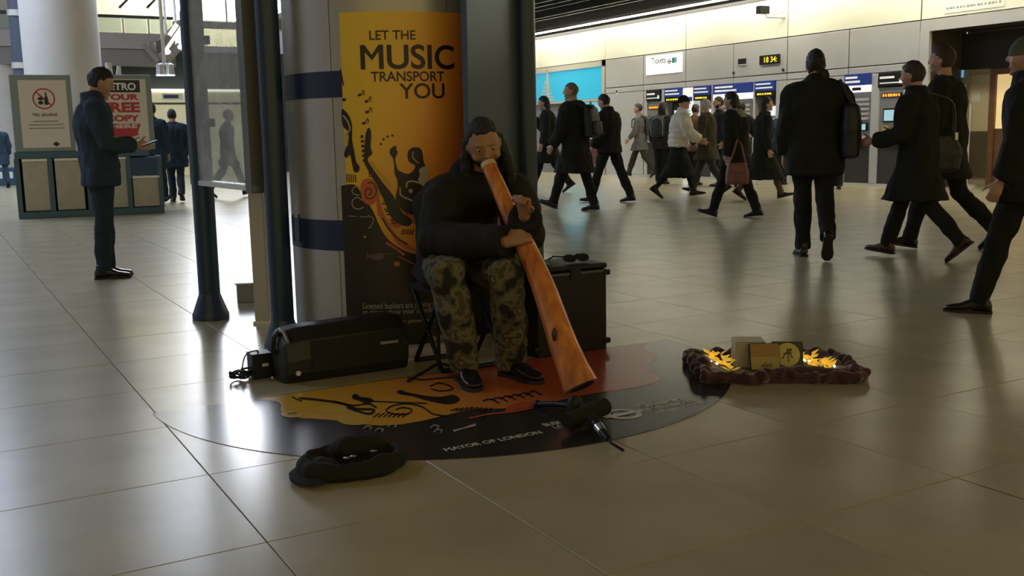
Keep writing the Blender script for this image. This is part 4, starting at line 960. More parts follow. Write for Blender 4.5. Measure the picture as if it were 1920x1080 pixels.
    if hs != 'none':
        hb = MB(); th_ = o.get('hair_th', .09)
        pr_ = {'short': (.52, -.05, -.55), 'crop': (.55, .0, -.5), 'long': (.55, -.35, -.75), 'bun': (.5, .0, -.6), 'receding': (.70, -.1, -.7), 'nape': (.5, -.15, -.85), 'beanie': (.30, .05, -.15)}[hs]
        hb.add(*head_grid(hair_fn(*pr_, th_ if hs != 'crop' else .035), 28, 20))
        if hs in ('long', 'receding'):
            ln = o.get('hair_len', .20)
            hb.loft([ering(H_(x, 0, z), hL*w_*s, hF*d_*s, 14, 2.3) for x, z, w_, d_ in ((-.035, .03, .080, .072), (-.05, -.05, .085, .060), (-.06, -.05-ln*.5, .092, .045), (-.06, -.05-ln, .075, .028))])
            if hs == 'receding':
                for k in (-1, 1): hb.tube([H_(-.02, .074*k, .03), H_(-.012, .088*k, -.06), H_(.004, .098*k, -.14), H_(.012, .100*k, -.23), H_(.01, .09*k, -.31)], [.020*s, .028*s, .031*s, .027*s, .012*s], 10)
        if hs == 'nape': hb.sphere(H_(-.075, -.045, -.10), hF*.045*s, hL*.055*s, hU*.06*s, 12, 8)
        if hs == 'bun': hb.sphere(H_(-.115, 0, .03), hF*.035*s, hL*.038*s, hU*.038*s, 10, 8)
        nm = 'hat' if hs == 'beanie' else 'hair'
        ho = put(nm, remesh(hb, .0075 if vox < .008 else .010, 2, .006*s if hs != 'beanie' else .002, 45, 3, wl(body)), hm, body)
        if hs == 'beanie':
            bb_ = MB(); bb_.loft([[H_(*(np.array(head_pt(math.cos(t)*q_, math.sin(t)*q_, c_))*k_)) for t in np.linspace(0, 2*math.pi, 25)[:-1]] for c_, q_, k_ in ((.08, .99, 1.02), (.06, .99, 1.10), (.36, .94, 1.105), (.40, .92, 1.04))]); build('hat_brim', bb_, hm, ho, smooth=True)
    if o.get('beard'):
        bb_ = MB(); bb_.add(*head_grid(lambda a, b_, c: H_(*(np.array(head_pt(a, b_, c))*(1.05 if (c < -.50 and a > .1) or (c < -.30 and abs(b_) > .55 and a > 0) else .9))), 26, 20)); put('beard', remesh(bb_, .0075, 1, .004, 60, 5, wl(body)), hm, body)
    # --- jacket
    jm = o.get('jacket', M['c_black']); hem = o.get('hem', .18)*s; fat = o.get('fat', .030)
    def legp(sd, dd):
        hp, kn, an = J['hp'+sd], J['kn'+sd], J['an'+sd]; a_ = np.linalg.norm(kn-hp)
        return hp+unit(kn-hp)*dd if dd < a_ else kn+unit(an-kn)*(dd-a_)
    j = MB(); rings = []
    if o.get('seated'):
        rings.append(ering(pel-Ut*.07*s, L*(.17+fat)*s, Ft*(.13+fat)*s, 20, 2.5))
    else:
        for dd in np.linspace(hem, .0, 6)[:-1]:
            pl, pr2 = legp('l', dd), legp('r', dd); c_ = (pl+pr2)/2; sep = pl-pr2; k_ = dd/max(hem, .01); fl_ = o.get('flare', .02)*k_
            rings.append(ering(c_, L*(abs(sep@L)/2+(.090+fat+fl_)*s), F*(max(.10*s, abs(sep@F)/2+.075*s)+(fat+fl_)*s), 20, 2.4))
    for t, w_, d_ in tr_[1:-1]: rings.append(ering(spn(t), L*(w_+fat)*s, Ft*(d_+fat)*s, 20, 2.4))
    rings.append(ering(spn(.985), L*(.090+fat*.4)*s, Ft*(.078+fat*.3)*s, 20)); rings.append(ering(spn(1.0)+Ut*.045*s+Ft*.01*s, L*(.078)*s, Ft*(.076)*s, 20))
    j.loft(rings)
    for sd in ('l', 'r'):
        sh, el_, wr = J['sh'+sd], J['el'+sd], J['wr'+sd]
        j.tube([sh-L*(.13 if sd == 'l' else -.13)*s+Ut*.01*s, sh-L*(.06 if sd == 'l' else -.06)*s+Ut*.002*s, sh-L*(.01 if sd == 'l' else -.01)*s-Ut*.012*s, sh+(el_-sh)*.22, sh+(el_-sh)*.5, el_, el_+(wr-el_)*.5, wr-unit(wr-el_)*.015*s], [(.040+fat)*s, (.048+fat)*s, (.052+fat)*s, (.052+fat)*s, (.045+fat)*s, (.040+fat)*s, (.032+fat)*s, (.024+fat*.9)*s], 14)
    if o.get('collar'): j.loft([ering(spn(1.0)+Ut*zc*s+Ft*.005, L*w_*s, Ft*w_*s, 18) for zc, w_ in ((-.04, .11), (.02, .094), (.075, .088), (.08, .07))])
    if o.get('hood'): j.sphere(spn(.97)-Ft*.085*s, L*.12*s, Ft*.07*s, Ut*.085*s, 14, 8)
    jo = put(o.get('jname', 'jacket'), remesh(j, o.get('jvox', .014), 7, o.get('wr', .017)*s, 10, len(label), wl(body)), jm, body)
    if o.get('puffer'):
        pass
    # --- trousers or skirt
    tm = o.get('trousers', M['tr_black']); tro = MB()
    if not o.get('bare_legs'):
        hipring = [ering(pel+Ut*.10*s, L*.172*s, Ft*.118*s, 18, 2.3), ering(pel, L*.178*s, Ft*.128*s, 18, 2.3), ering(pel-Ut*.09*s, L*.165*s, Ft*.115*s, 18, 2.3)]
        tro.loft(hipring)
        wdt = o.get('leg_w', 1.0)
        for sd in ('l', 'r'):
            hp, kn, an = J['hp'+sd], J['kn'+sd], J['an'+sd]; end = an-unit(an-kn)*(-.025*s)
            tro.tube([hp+Ut*.02*s, hp+(kn-hp)*.5, kn, kn+(an-kn)*.45, kn+(an-kn)*.85, end], [.100*s, .090*s*wdt, .073*s*wdt, .072*s*wdt, .064*s*wdt, .063*s*wdt], 14)
        put('trousers', remesh(tro, o.get('jvox', .014), 2, .014*s, 12, 2*len(label), wl(body)), tm, body)
    if o.get('skirt'):
        rg = []
        for dd in np.linspace(o['skirt']*s, -.02, 7):
            pl, pr2 = legp('l', max(dd, 0)), legp('r', max(dd, 0)); c_ = (pl+pr2)/2; sep = pl-pr2; k_ = dd/o['skirt']
            rg.append(ering(c_+(U3*.02 if dd < 0 else 0), L*(abs(sep@L)/2+(.10+.05*k_)*s), F*(max(.12*s, abs(sep@F)/2+.09*s)), 24))
        sk = MB(); sk.loft(rg); put('skirt', remesh(sk, .014, 3, .02*s, 9, 4, wl(body)), o.get('skirtmat', M['c_black']), body)
    # --- shoes
    smt = o.get('shoes', M['shoe'])
    for sd in ('l', 'r'):
        an, fd, fu = J['an'+sd], J['fd'+sd], J['fu'+sd]; lt = np.cross(fu, fd); g_ = an-fu*.085*s
        hl_ = o.get('heel', 0)
        sh_ = MB(); sh_.loft([ering(g_+fd*x*s+fu*z*s, lt*w_*s, fu*h_*s, 14, 2.5) for x, z, w_, h_ in ((-.075, .040, .022, .022), (-.06, .050, .036, .038), (-.01, .062, .039, .048), (.05, .052, .041, .038), (.11, .036, .047, .023), (.17, .030, .042, .017), (.205, .026, .020, .010))])
        sh_.tube([g_+fu*.06*s-fd*.015*s, g_+fu*.125*s-fd*.018*s], [.046*s, .044*s], 12)
        so = put('shoe', remesh(sh_, .009, 2, off=wl(body)), smt, body)
        prof = [(-.078, .020), (-.06, .038), (0, .036), (.06, .040), (.12, .049), (.17, .043), (.208, .018)]
        pts = [g_+fd*x*s+lt*w_*s for x, w_ in prof]+[g_+fd*x*s-lt*w_*s for x, w_ in reversed(prof)]
        k_ = len(pts); sb = MB(); sb.add(pts+[p_+fu*.016*s for p_ in pts], [tuple(range(k_)), tuple(range(2*k_-1, k_-1, -1))]+[(i, (i+1) % k_, k_+(i+1) % k_, k_+i) for i in range(k_)])
        build('sole', sb, M['sole'], so)
    return body
def walker(label, px, py, top, phi, P=None, O=None):
    """stand or stride at floor pixel (px, py); phi 0 image right, 90 away, 180 image left"""
    P = P or {}; O = dict(O or {})
    base = fl(px, py); va = math.atan2(base[1], base[0]); yaw = va - math.pi/2 + math.radians(phi)
    F = V(math.cos(yaw), math.sin(yaw), 0); L = V(-math.sin(yaw), math.cos(yaw), 0)
    R = math.radians
    def make(s):
        J = {'F': F, 'L': L}; pel = V(0, 0, .95*s); ln = R(P.get('lean', 3)); Ut = U3*math.cos(ln)+F*math.sin(ln)
        J['pelvis'] = pel; J['neck'] = pel+Ut*.515*s; J['chest'] = pel+Ut*.28*s-F*.012*s
        hy, hp_ = R(P.get('hyaw', 0)), R(P.get('hpitch', 0))
        hF = rot(F, U3, hy); hL = rot(L, U3, hy); hU = rot(U3, hL, hp_); hF = rot(hF, hL, hp_)
        J['hF'], J['hL'], J['hU'] = hF, hL, hU; J['head'] = J['neck']+Ut*.03*s+hU*.135*s+hF*.015*s+F*.015*s
        for sd, sg in (('l', 1), ('r', -1)):
            hip, kne, ft = P.get(sd+'leg', (0, 2, 0)); a = R(hip); a2 = R(hip-kne)
            J['hp'+sd] = pel+L*sg*.092*s; J['kn'+sd] = J['hp'+sd]+(-U3*math.cos(a)+F*math.sin(a))*.425*s-L*sg*.012*s
            J['an'+sd] = J['kn'+sd]+(-U3*math.cos(a2)+F*math.sin(a2))*.42*s-L*sg*.010*s
            fy = R(P.get('splay', 6))*sg; F_ = rot(F, U3, fy); p_ = R(ft); J['fd'+sd] = F_*math.cos(p_)+U3*math.sin(p_); J['fu'+sd] = U3*math.cos(p_)-F_*math.sin(p_)
            af, ab, ef = P.get(sd+'arm', (0, 8, 12)); ua = R(af); ab_ = R(ab)
            J['sh'+sd] = pel+Ut*.455*s+L*sg*.185*s
            ud = unit((-Ut*math.cos(ua)+F*math.sin(ua))*math.cos(ab_)+L*sg*math.sin(ab_)); J['el'+sd] = J['sh'+sd]+ud*.29*s
            fa = R(af+ef); fdv = unit(-U3*math.cos(fa)+F*math.sin(fa)+L*sg*math.sin(ab_)*.3-L*sg*P.get(sd+'in', 0)); J['wr'+sd] = J['el'+sd]+fdv*.25*s
            J['th'+sd] = F if ef < 60 else U3; J['pn'+sd] = -L*sg if ef < 60 else -L*sg; J['cu'+sd] = P.get('curl', 32)
        lo = 1e9
        for sd in 'lr':
            g_ = J['an'+sd]-J['fu'+sd]*.085*s
            lo = min(lo, (g_+J['fd'+sd]*-.075*s)[2], (g_+J['fd'+sd]*.20*s)[2])
        mid = (J['anl']+J['anr'])/2; sh = V(-mid[0], -mid[1], -lo)
        for k in list(J):
            if k[:2] in ('pe', 'ne', 'ch', 'he', 'sh', 'el', 'wr', 'hp', 'kn', 'an'): J[k] = J[k]+sh
        return J
    s = 1.0
    for _ in range(4):
        J = make(s); tz = (J['head']+J['hU']*.122*s)[2]; s *= top/tz
    J = make(s)
    for k in list(J):
        if k[:2] in ('pe', 'ne', 'ch', 'he', 'sh', 'el', 'wr', 'hp', 'kn', 'an'): J[k] = J[k]+base
    J['loc'] = base; O['s'] = s
    return figure(label, J, O), J, s
def soft(name, mb, m, parent=None, loc=None, vox=.012, sm=3, amp=.006):
    off = wl(parent) if parent is not None else np.asarray(loc, float)
    return put(name, remesh(mb, vox, sm, amp, 12, 1, off), m, parent, loc)
def backpack(label, J, s, m, side=0.0, sz=1.0):
    pel, nek, F, L = J['pelvis'], J['neck'], J['F'], J['L']; Ut = unit(nek-pel); c = pel+(nek-pel)*.55-F*(.235)*s+L*side*s
    t = thing('backpack', label, 'backpack', c)
    q = s*sz; b = MB(); b.loft([ering(c+Ut*z*q+F*x*q, L*w_*q, F*d_*q, 18, 3) for z, x, w_, d_ in ((-.22, 0, .11, .05), (-.20, 0, .14, .08), (0, 0, .15, .085), (.16, .01, .135, .075), (.22, .03, .09, .04))]); soft('main_bag', b, m, t)
    b = MB(); b.loft([ering(c+Ut*z*q-F*.09*q, L*w_*q, F*.035*q, 14, 3) for z, w_ in ((-.18, .09), (-.16, .11), (-.02, .11), (.0, .09))]); soft('front_pocket', b, m, t)
    for sg in (-1, 1):
        sh = nek-Ut*.05*s+L*sg*.11*s
        build('strap', MB().tube([c+Ut*.18*q+L*sg*.07*q+F*.06*s, sh-F*.12*s+Ut*.03*s, sh+Ut*.045*s, sh+F*.15*s-Ut*.04*s, sh+F*.165*s-Ut*.2*s+L*sg*.03*s, c-Ut*.15*q+L*sg*.13*q+F*.1*s], .018*s, 8), m, t, smooth=True)
    build('grab_loop', MB().tube([c+Ut*.21*q+L*.03*q, c+Ut*.26*q, c+Ut*.21*q-L*.03*q], .007, 6), m, t)
    return t
STR = dict(lleg=(24, 6, 14), rleg=(-16, 22, -34))       # striding, left leg leading
STR2 = dict(rleg=(24, 6, 14), lleg=(-16, 22, -34))
def mix(a, **k): d = dict(a); d.update(k); return d
c_b, c_n, c_c = M['c_black'], M['c_navy'], M['c_char']
# ---- left side
_, J, s = walker('man in a dark navy jacket standing side-on with a phone by the newspaper stand', 199, 521, 1.715, 8, dict(lean=-3, hpitch=22, rarm=(8, 6, 78), larm=(6, 6, 80), rin=.25, lin=.25, lleg=(2, 4, 0), rleg=(-2, 2, 0)), dict(jacket=c_n, trousers=M['tr_navy'], hem=.17, fat=.038, collar=1))
c = J['wrr']+unit(J['wrr']-J['elr'])*.10+V(0, 0, .02); t = thing('phone', 'small dark phone in the hands of the man in navy', 'phone', c)
ff = unit(J['F']+U3*.35); build('case', MB().obox(c, ff, J['L'], unit(np.cross(ff, J['L'])), .072, .036, .005), M['black'], t, bevel=.003); build('screen', MB().obox(c+unit(np.cross(ff, J['L']))*.0055, ff, J['L'], unit(np.cross(ff, J['L'])), .066, .032, .001), emis('phone_glow', (.7, .8, 1), .6), t)
walker('person in a dark blue coat cut off by the left edge of the picture', 6, 352, 1.70, 100, dict(STR, larm=(-10, 8, 12)), dict(jacket=c_n, trousers=M['tr_navy'], hem=.35))
walker('man in dark coat walking away just behind the right end of the newspaper stand', 293, 384, 1.80, 75, STR2, dict(jacket=c_n, trousers=M['tr_navy'], hem=.30))
walker('man in dark coat walking away between newspaper stand and glass panel', 334, 379, 1.70, 92, dict(lleg=(4, 4, 0), rleg=(-10, 26, -20), larm=(10, 14, 30), rarm=(-4, 14, 25)), dict(jacket=c_n, trousers=M['tr_navy'], hem=.28, fat=.05))
walker('person in black coat seen through the hazy glass panel', 428, 370, 1.70, 0, STR, dict(jacket=c_b, hem=.3))
# ---- ticket hall, far to near
walker('person in long dark coat, hand raised to face, beside the shop window', 1034, 361, 1.82, 172, dict(STR2, rarm=(30, 10, 118), rin=.1, larm=(0, 8, 20), hpitch=10), dict(jacket=c_b, hem=.42, hair='long', hair_len=.08, fat=.04))
_, J, s = walker('man in grey jacket with a backpack walking left along the steel wall', 1204, 333, 1.80, 165, dict(STR2, larm=(10, 8, 30)), dict(jacket=M['c_grey'], trousers=M['tr_grey'], hem=.30, hair='short', hairmat=M['hair_br']))
backpack('dark grey backpack on the man in the grey jacket', J, s, M['bag_grey'])
_, J, s = walker('person with black hair and backpack behind the woman in cream', 1240, 345, 1.74, 70, {}, dict(jacket=c_c, hem=.18, hair='long', hair_len=.1))
t = backpack('black backpack with pale piping behind the woman in the cream jacket', J, s, M['bag_black'])
cB = J['pelvis']+(J['neck']-J['pelvis'])*.55-J['F']*.33*s
build('piping', MB().tube([cB+V(0, 0, z)*s+J['L']*x*s for x, z in ((-.13, -.18), (-.14, 0), (-.11, .14), (0, .19), (.11, .14), (.14, 0), (.13, -.18))], .008, 6), M['c_scarf'], t)
walker('person in a brown jacket at the machine left of the grey-haired man', 1300, 347, 1.66, 60, dict(rarm=(30, 8, 50)), dict(jacket=M['c_brown'], trousers=M['c_char'] if 'c_char' in M else c_c, hem=.2, fat=.045, hair='short', hairmat=M['hair_br']))
walker('bearded man half hidden at the wide machine behind the grey-haired man', 1352, 349, 1.78, 200, {}, dict(jacket=c_c, hem=.2, hair='short', beard=1))
walker('person in dark coat bending at the wide machine', 1386, 351, 1.66, 80, dict(lean=12, rarm=(30, 8, 40)), dict(jacket=c_b, hem=.25))
_, J, s = walker('person in a blue jacket using the machine left of the tall long-haired man', 1463, 346, 1.55, 80, dict(lean=16, rarm=(40, 8, 40), larm=(30, 8, 40)), dict(jacket=M['c_blue'], hem=.16, fat=.05))
walker('person in a dark jacket using the louvred machine right of the tall long-haired man', 1566, 355, 1.66, 100, dict(lean=6, rarm=(35, 8, 40)), dict(jacket=c_b, hem=.2))
walker('grey-haired man in an olive coat walking left past the machines', 1330, 366, 1.655, 160, dict(STR2, larm=(8, 8, 40), rarm=(10, 8, 40), hyaw=-15), dict(jacket=M['c_olive'], trousers=M['tr_grey'], hem=.30, hair='short', hairmat=M['hair_gr'], fat=.04))
walker('dark-haired person in a black jacket walking left with legs wide apart', 1146, 379, 1.72, 150, dict(lleg=(22, 4, 4), rleg=(-20, 6, -6), hpitch=18, larm=(5, 8, 30), rarm=(5, 8, 30)), dict(jacket=c_b, trousers=M['tr_black'], hem=.12, fat=.045, collar=1))
walker('woman in a long dark coat and heels walking right behind the pink bag', 1424, 376, 1.62, 12, dict(STR2), dict(jacket=c_b, hem=.62, trousers=M['c_tan'], leg_w=.8, hair='long', fat=.035, flare=.05))
bd, J, s = walker('woman in a cream padded jacket, black hat and long black skirt walking right', 1265, 372, 1.70, 10, dict(lleg=(22, 6, 6), rleg=(-18, 20, -38), larm=(28, 10, 30), rarm=(20, 10, 40), lean=6), dict(jacket=M['c_white'], hem=.06, fat=.06, hair='beanie', hairmat=M['c_char'] if False else c_b, skirt=.62, trousers=M['tr_black'], leg_w=.7, wr=.02, collar=1))
pm_ = MB(); Ut = unit(J['neck']-J['pelvis'])
for k in range(5):
    z = .02+.095*k; c = J['pelvis']+Ut*z*s; w_ = .225 if k < 4 else .20; Ft = unit(np.cross(J['L'], Ut))
    pm_.loft([ering(c+Ut*dz*s, J['L']*(w_+dw)*s, Ft*(w_*.76+dw)*s, 22, 2.4) for dz, dw in ((-.044, -.02), (-.025, .004), (0, .012), (.025, .004), (.044, -.02))])
build('quilted_rolls', pm_, M['c_white'], bd, smooth=True, angle=180)
_, J, s = walker('woman with dark hair, grey scarf and black coat carrying a pink bag', 1378, 408, 1.60, 158, dict(lleg=(22, 4, 16), rleg=(-16, 8, -8), larm=(-6, 12, 10), rarm=(5, 10, 20), hpitch=8), dict(jacket=c_b, hem=.22, fat=.06, flare=.03, hair='long', hair_len=.06, trousers=M['tr_black'], shoes=M['shoe']))
t = thing('scarf', 'grey wool scarf round the shoulders of the woman with the pink bag', 'scarf', J['neck'])
b = MB(); b.loft([ering(J['neck']+U3*z*s, J['L']*w_*s, J['F']*d_*s, 20) for z, w_, d_ in ((-.10, .20, .16), (-.05, .205, .165), (0, .15, .13), (.05, .095, .095))]); soft('wrap', b, M['c_scarf'], t)
b = MB(); p_ = J['neck']+J['L']*.19*s-U3*.08*s; b.tube([p_, p_-U3*.25*s+J['L']*.04*s, p_-U3*.55*s+J['L']*.05*s], [.04, .05, .05], 10); soft('tail', b, M['c_scarf'], t)
c = J['wrl']+U3*-.24*s-J['F']*.02; c = at(1382, 325, 12.75)
t = thing('handbag', 'dusty pink leather handbag carried by the woman with the grey scarf', 'bag', c)
eR = _r0; eF = V(_sy, _cy, 0)
b = MB(); b.loft([ering(c+U3*z, eR*w_, eF*d_, 18, 4) for z, w_, d_ in ((-.14, .12, .05), (-.13, .145, .065), (.02, .14, .06), (.12, .115, .04), (.135, .10, .02))]); soft('body', b, M['bag_pink'], t, amp=.004)
b = MB(); b.loft([ering(c+U3*z-eF*.055, eR*w_, eF*.025, 14, 3) for z, w_ in ((-.11, .07), (-.10, .085), (.0, .08), (.01, .06))]); soft('pocket', b, M['bag_pink'], t, amp=.003)
build('strap', MB().tube([c+eR*.11+U3*.09, c+eR*.05+U3*.35, c-eR*.0+U3*.42, c-eR*.10+U3*.10], .012, 8), M['bag_pink'], t, smooth=True)
_, J, s = walker('man with cropped hair in a long black coat and backpack walking left', 1076, 395, 1.835, 150, dict(lleg=(24, 4, 20), rleg=(-14, 4, -4), larm=(14, 10, 20), rarm=(-8, 10, 30), hpitch=2, hyaw=25), dict(jacket=c_b, trousers=M['tr_black'], hem=.42, fat=.055, flare=.02, hair='crop', hairmat=M['hair_cr'], collar=0))
backpack('black backpack slung on the man with cropped hair', J, s, M['bag_black'], -.04)
# ---- near right
_, J, s = walker('tall man with long dark hair in a black coat walking away', 1527, 486, 1.79, 98, dict(lleg=(6, 4, 0), rleg=(-12, 34, -50), larm=(0, 8, 20), rarm=(0, 22, 40), hyaw=8, lean=2), dict(jacket=c_b, trousers=M['tr_black'], hem=.24, fat=.05, collar=1, hair='nape', splay=4))
c = J['pelvis']-J['L']*.27*s+U3*.14*s-J['F']*.03
t = thing('shoulder_bag', 'large black shoulder bag hanging at the right side of the tall man', 'bag', c)
b = MB(); b.loft([ering(c+U3*z*s, J['L']*w_*s, J['F']*d_*s, 18, 3) for z, w_, d_ in ((-.24, .05, .13), (-.22, .08, .17), (0, .09, .18), (.18, .075, .15), (.22, .04, .11))]); soft('body', b, M['bag_black'], t)
build('strap', MB().tube([c+U3*.2*s-J['L']*.0+J['F']*.1, J['shr']+U3*.085*s+J['F']*.05, J['shr']+U3*.085*s-J['F']*.06, c+U3*.2*s-J['F']*.12], .016, 8), M['bag_black'], t, smooth=True)
_, J, s = walker('man with brushed-up dark hair in a black coat behind the woman with a shoulder bag', 1782, 468, 1.83, 168, dict(lleg=(20, 6, 8), rleg=(-14, 30, -40), larm=(6, 8, 25), rarm=(-6, 12, 30)), dict(jacket=c_b, hem=.32, fat=.05, hair='short', hair_th=.13, hairmat=M['hair_br'], collar=0))
_, J, s = walker('woman in a black coat with a big shoulder bag walking left', 1728, 487, 1.655, 158, dict(rleg=(22, 6, 6), lleg=(-18, 24, -42), larm=(10, 8, 70), rarm=(14, 10, 75), hpitch=6), dict(jacket=c_b, hem=.42, fat=.045, flare=.02, hair='short', hairmat=M['hair_br'], hair_th=.12, collar=1, trousers=M['tr_black'], shoes=M['shoe_br']))
c = at(1755, 285, 8.62)
t = thing('shoulder_bag', 'soft black shoulder bag at the hip of the woman on the right', 'bag', c)
b = MB(); b.loft([ering(c+U3*z, eR*w_, eF*d_, 18, 3) for z, w_, d_ in ((-.17, .15, .04), (-.15, .20, .07), (0, .22, .08), (.13, .16, .06), (.16, .11, .03))]); soft('body', b, M['bag_black'], t)
build('buckle', MB().obox(c+eR*.14+U3*.13-eF*.06, eR, U3, eF, .012, .03, .008), M['steel'], t); build('strap', MB().tube(spline([c+eR*.15+U3*.10, c+eR*.11+U3*.42, J['neck']+U3*.02+J['L']*.10, c-eR*.02+U3*.45, c-eR*.16+U3*.10], 5), .013, 8), M['bag_black'], t, smooth=True)
walker('man in a green knit hat and dark coat cut by the right edge', 1944, 592, 1.62, 172, dict(lleg=(18, 4, 0), rleg=(-22, 14, -20), larm=(4, 8, 18), rarm=(-6, 8, 18), lean=2), dict(jacket=c_b, trousers=M['tr_black'], hem=.20, fat=.05, hair='beanie', hairmat=M['c_green'], collar=1))

# ================================================================ BUSKER
camo = bpy.data.materials.new('camouflage_cloth'); camo.use_nodes = True; nt = camo.node_tree; cb_ = nt.nodes['Principled BSDF']; cb_.inputs['Roughness'].default_value = .9
tcn = nt.nodes.new('ShaderNodeTexCoord'); n1 = nt.nodes.new('ShaderNodeTexNoise'); n1.inputs['Scale'].default_value = 13; n1.inputs['Detail'].default_value = 2; nt.links.new(tcn.outputs['Object'], n1.inputs['Vector'])
rp = nt.nodes.new('ShaderNodeValToRGB'); rp.color_ramp.interpolation = 'CONSTANT'; nt.links.new(n1.outputs['Fac'], rp.inputs[0]); nt.links.new(rp.outputs[0], cb_.inputs['Base Color'])
rp.color_ramp.elements[0].position = 0; rp.color_ramp.elements[0].color = (.014, .014, .010, 1); rp.color_ramp.elements[1].position = .42; rp.color_ramp.elements[1].color = (.07, .07, .04, 1)
for p_, c_ in ((.50, (.14, .13, .08)), (.58, (.07, .055, .03)), (.66, (.18, .175, .125))): q = rp.color_ramp.elements.new(p_); q.color = (*c_, 1)
F = V(0, -1, 0); L = V(1, 0, 0)
J = dict(F=F, L=L, loc=V(2.16, 4.15, 0))
J['pelvis'] = V(2.21, 4.40, .50); J['neck'] = at(896, 318, 4.78); J['neck'][1] = 4.36; J['chest'] = V(2.20, 4.43, .78)
hc = at(907, 270, 4.64); J['head'] = hc; pt_ = math.radians(24); yw = math.radians(-24)
hF = rot(F, U3, yw); hL = rot(L, U3, yw); hL = rot(hL, hF, math.radians(9)); J['hL'] = hL; J['hF'] = rot(hF, hL, pt_); J['hU'] = unit(np.cross(J['hF'], hL))
J['neck'] = hc - J['hU']*.15 - F*.06 ; J['neck'][2] -= .02
J['shr'] = J['neck']+V(-.185, .02, -.065); J['shl'] = J['neck']+V(.185, .02, -.065)
DG0 = hc+J['hF']*.102-J['hU']*.058; DG1 = fl(1092, 757)+V(0, 0, .075)
dgd = unit(DG1-DG0)
dl = np.linalg.norm(DG1-DG0); lat = unit(np.cross(dgd, U3)); tg_ = .42/dl
gp_ = DG0+dgd*.42+lat*.014*math.sin(tg_*9)*tg_+U3*.02*math.sin(math.pi*tg_)                                      # where the right hand grips
J['elr'] = at(812, 452, 4.62); J['ell'] = at(984, 440, 4.60)
ncam = unit(CAMP-gp_); ncam = unit(ncam-dgd*(ncam@dgd)); rdir = np.cross(dgd, ncam); rdir = rdir if rdir@_r0 > 0 else -rdir; J['wrr'] = gp_ + ncam*.066 - rdir*.062 - dgd*.0; J['hdr'] = rdir; J['pnr'] = unit(V(.1, -.9, .0)*-1 + V(.5, -.2, 0)); J['thr'] = -dgd; J['cur'] = 66
J['pnr'] = -ncam
J['wrl'] = at(983, 402, 4.38); J['hdl'] = unit(V(-.25, -.35, .85)); J['pnl'] = unit(V(-.8, -.4, -.1)); J['thl'] = unit(V(-.1, .0, 0)+V(-.5, -.6, 0)); J['cul'] = 72
for sd, ft, kn, hx in (('r', (884, 722), (838, 512, 4.42), -.10), ('l', (972, 712), (948, 508, 4.42), .10)):
    g_ = fl(*ft); J['an'+sd] = g_+V(0, .06, .088); J['kn'+sd] = at(*kn); J['kn'+sd][2] = .53; J['hp'+sd] = J['pelvis']+V(hx, -.02, -.01)
    fd = unit(V(-.25 if sd == 'r' else .18, -1, 0)); J['fd'+sd] = fd; J['fu'+sd] = U3
bus = figure('busker in a black hoodie and camouflage trousers seated playing a long didgeridoo', J, dict(s=1.0, vox=.0062, jvox=.011, skin=M['skin_dk'], jacket=M['blackfab'], trousers=camo, seated=1, fat=.052, hair='receding', hairmat=M['hair_dk'], beard=1, hood=1, leg_w=1.12, wr=.014, jname='hoodie'))
build('ring', MB().tube([J['wrl']+J['hdl']*.095+J['pnl']*(.012)+J['thl']*.03+.012*(math.cos(t)*J['thl']+math.sin(t)*J['pnl']) for t in np.linspace(0, 2*math.pi, 13)], .003, 6), M['steel'], bus)
# stool
c = V(2.21, 4.42, 0); t = thing('folding_stool', 'black folding stool under the busker', 'stool', c)
build('seat', MB().box((c[0]-.19, c[1]-.16, .37), (c[0]+.19, c[1]+.16, .41)), M['blackfab'], t, bevel=.012)
for sx in (-.17, .17):
    build('leg', MB().tube([c+V(sx, -.15, .012), c+V(sx, .15, .37)], .012, 8), M['black'], t, smooth=True); build('leg', MB().tube([c+V(sx, .15, .012), c+V(sx, -.15, .37)], .012, 8), M['black'], t, smooth=True)
for sy in (-.15, .15): build('cross_bar', MB().tube([c+V(-.17, sy, .012), c+V(.17, sy, .012)], .012, 8), M['black'], t, smooth=True)
# didgeridoo
wood = bpy.data.materials.new('didgeridoo_wood'); wood.use_nodes = True; nt = wood.node_tree; wb = nt.nodes['Principled BSDF']; wb.inputs['Roughness'].default_value = .33; wb.inputs['Coat Weight'].default_value = .3
tcn = nt.nodes.new('ShaderNodeTexCoord'); mp = nt.nodes.new('ShaderNodeMapping'); mp.inputs['Scale'].default_value = (14, 14, 2.2); n1 = nt.nodes.new('ShaderNodeTexNoise'); n1.inputs['Scale'].default_value = 1.6; n1.inputs['Detail'].default_value = 6
nt.links.new(tcn.outputs['Object'], mp.inputs[0]); nt.links.new(mp.outputs[0], n1.inputs['Vector']); rp = nt.nodes.new('ShaderNodeValToRGB'); nt.links.new(n1.outputs['Fac'], rp.inputs[0]); nt.links.new(rp.outputs[0], wb.inputs['Base Color'])
rp.color_ramp.elements[0].position = .3; rp.color_ramp.elements[0].color = (.34, .085, .016, 1); rp.color_ramp.elements[1].position = .72; rp.color_ramp.elements[1].color = (.80, .30, .065, 1)
dl = np.linalg.norm(DG1-DG0); lat = unit(np.cross(dgd, U3))
ts = np.linspace(0, 1, 15); pts = [DG0+dgd*dl*t+lat*.014*math.sin(t*9)*t+U3*.02*math.sin(math.pi*t) for t in ts]
rad = [.034, .035, .036, .038, .040, .043, .046, .048, .051, .054, .056, .059, .063, .068, .076]
dd = thing('didgeridoo', 'long orange-brown wooden didgeridoo leaning from the busker mouth to the floor', 'didgeridoo', pts[-1])
build('tube', MB().tube(pts, rad, 20), wood, dd, smooth=True, angle=60)
build('mouthpiece', MB().tube([pts[0]-dgd*.012, pts[0]+dgd*.012], [.034, .038], 18), mat('beeswax', (.62, .48, .30), .4), dd, smooth=True)
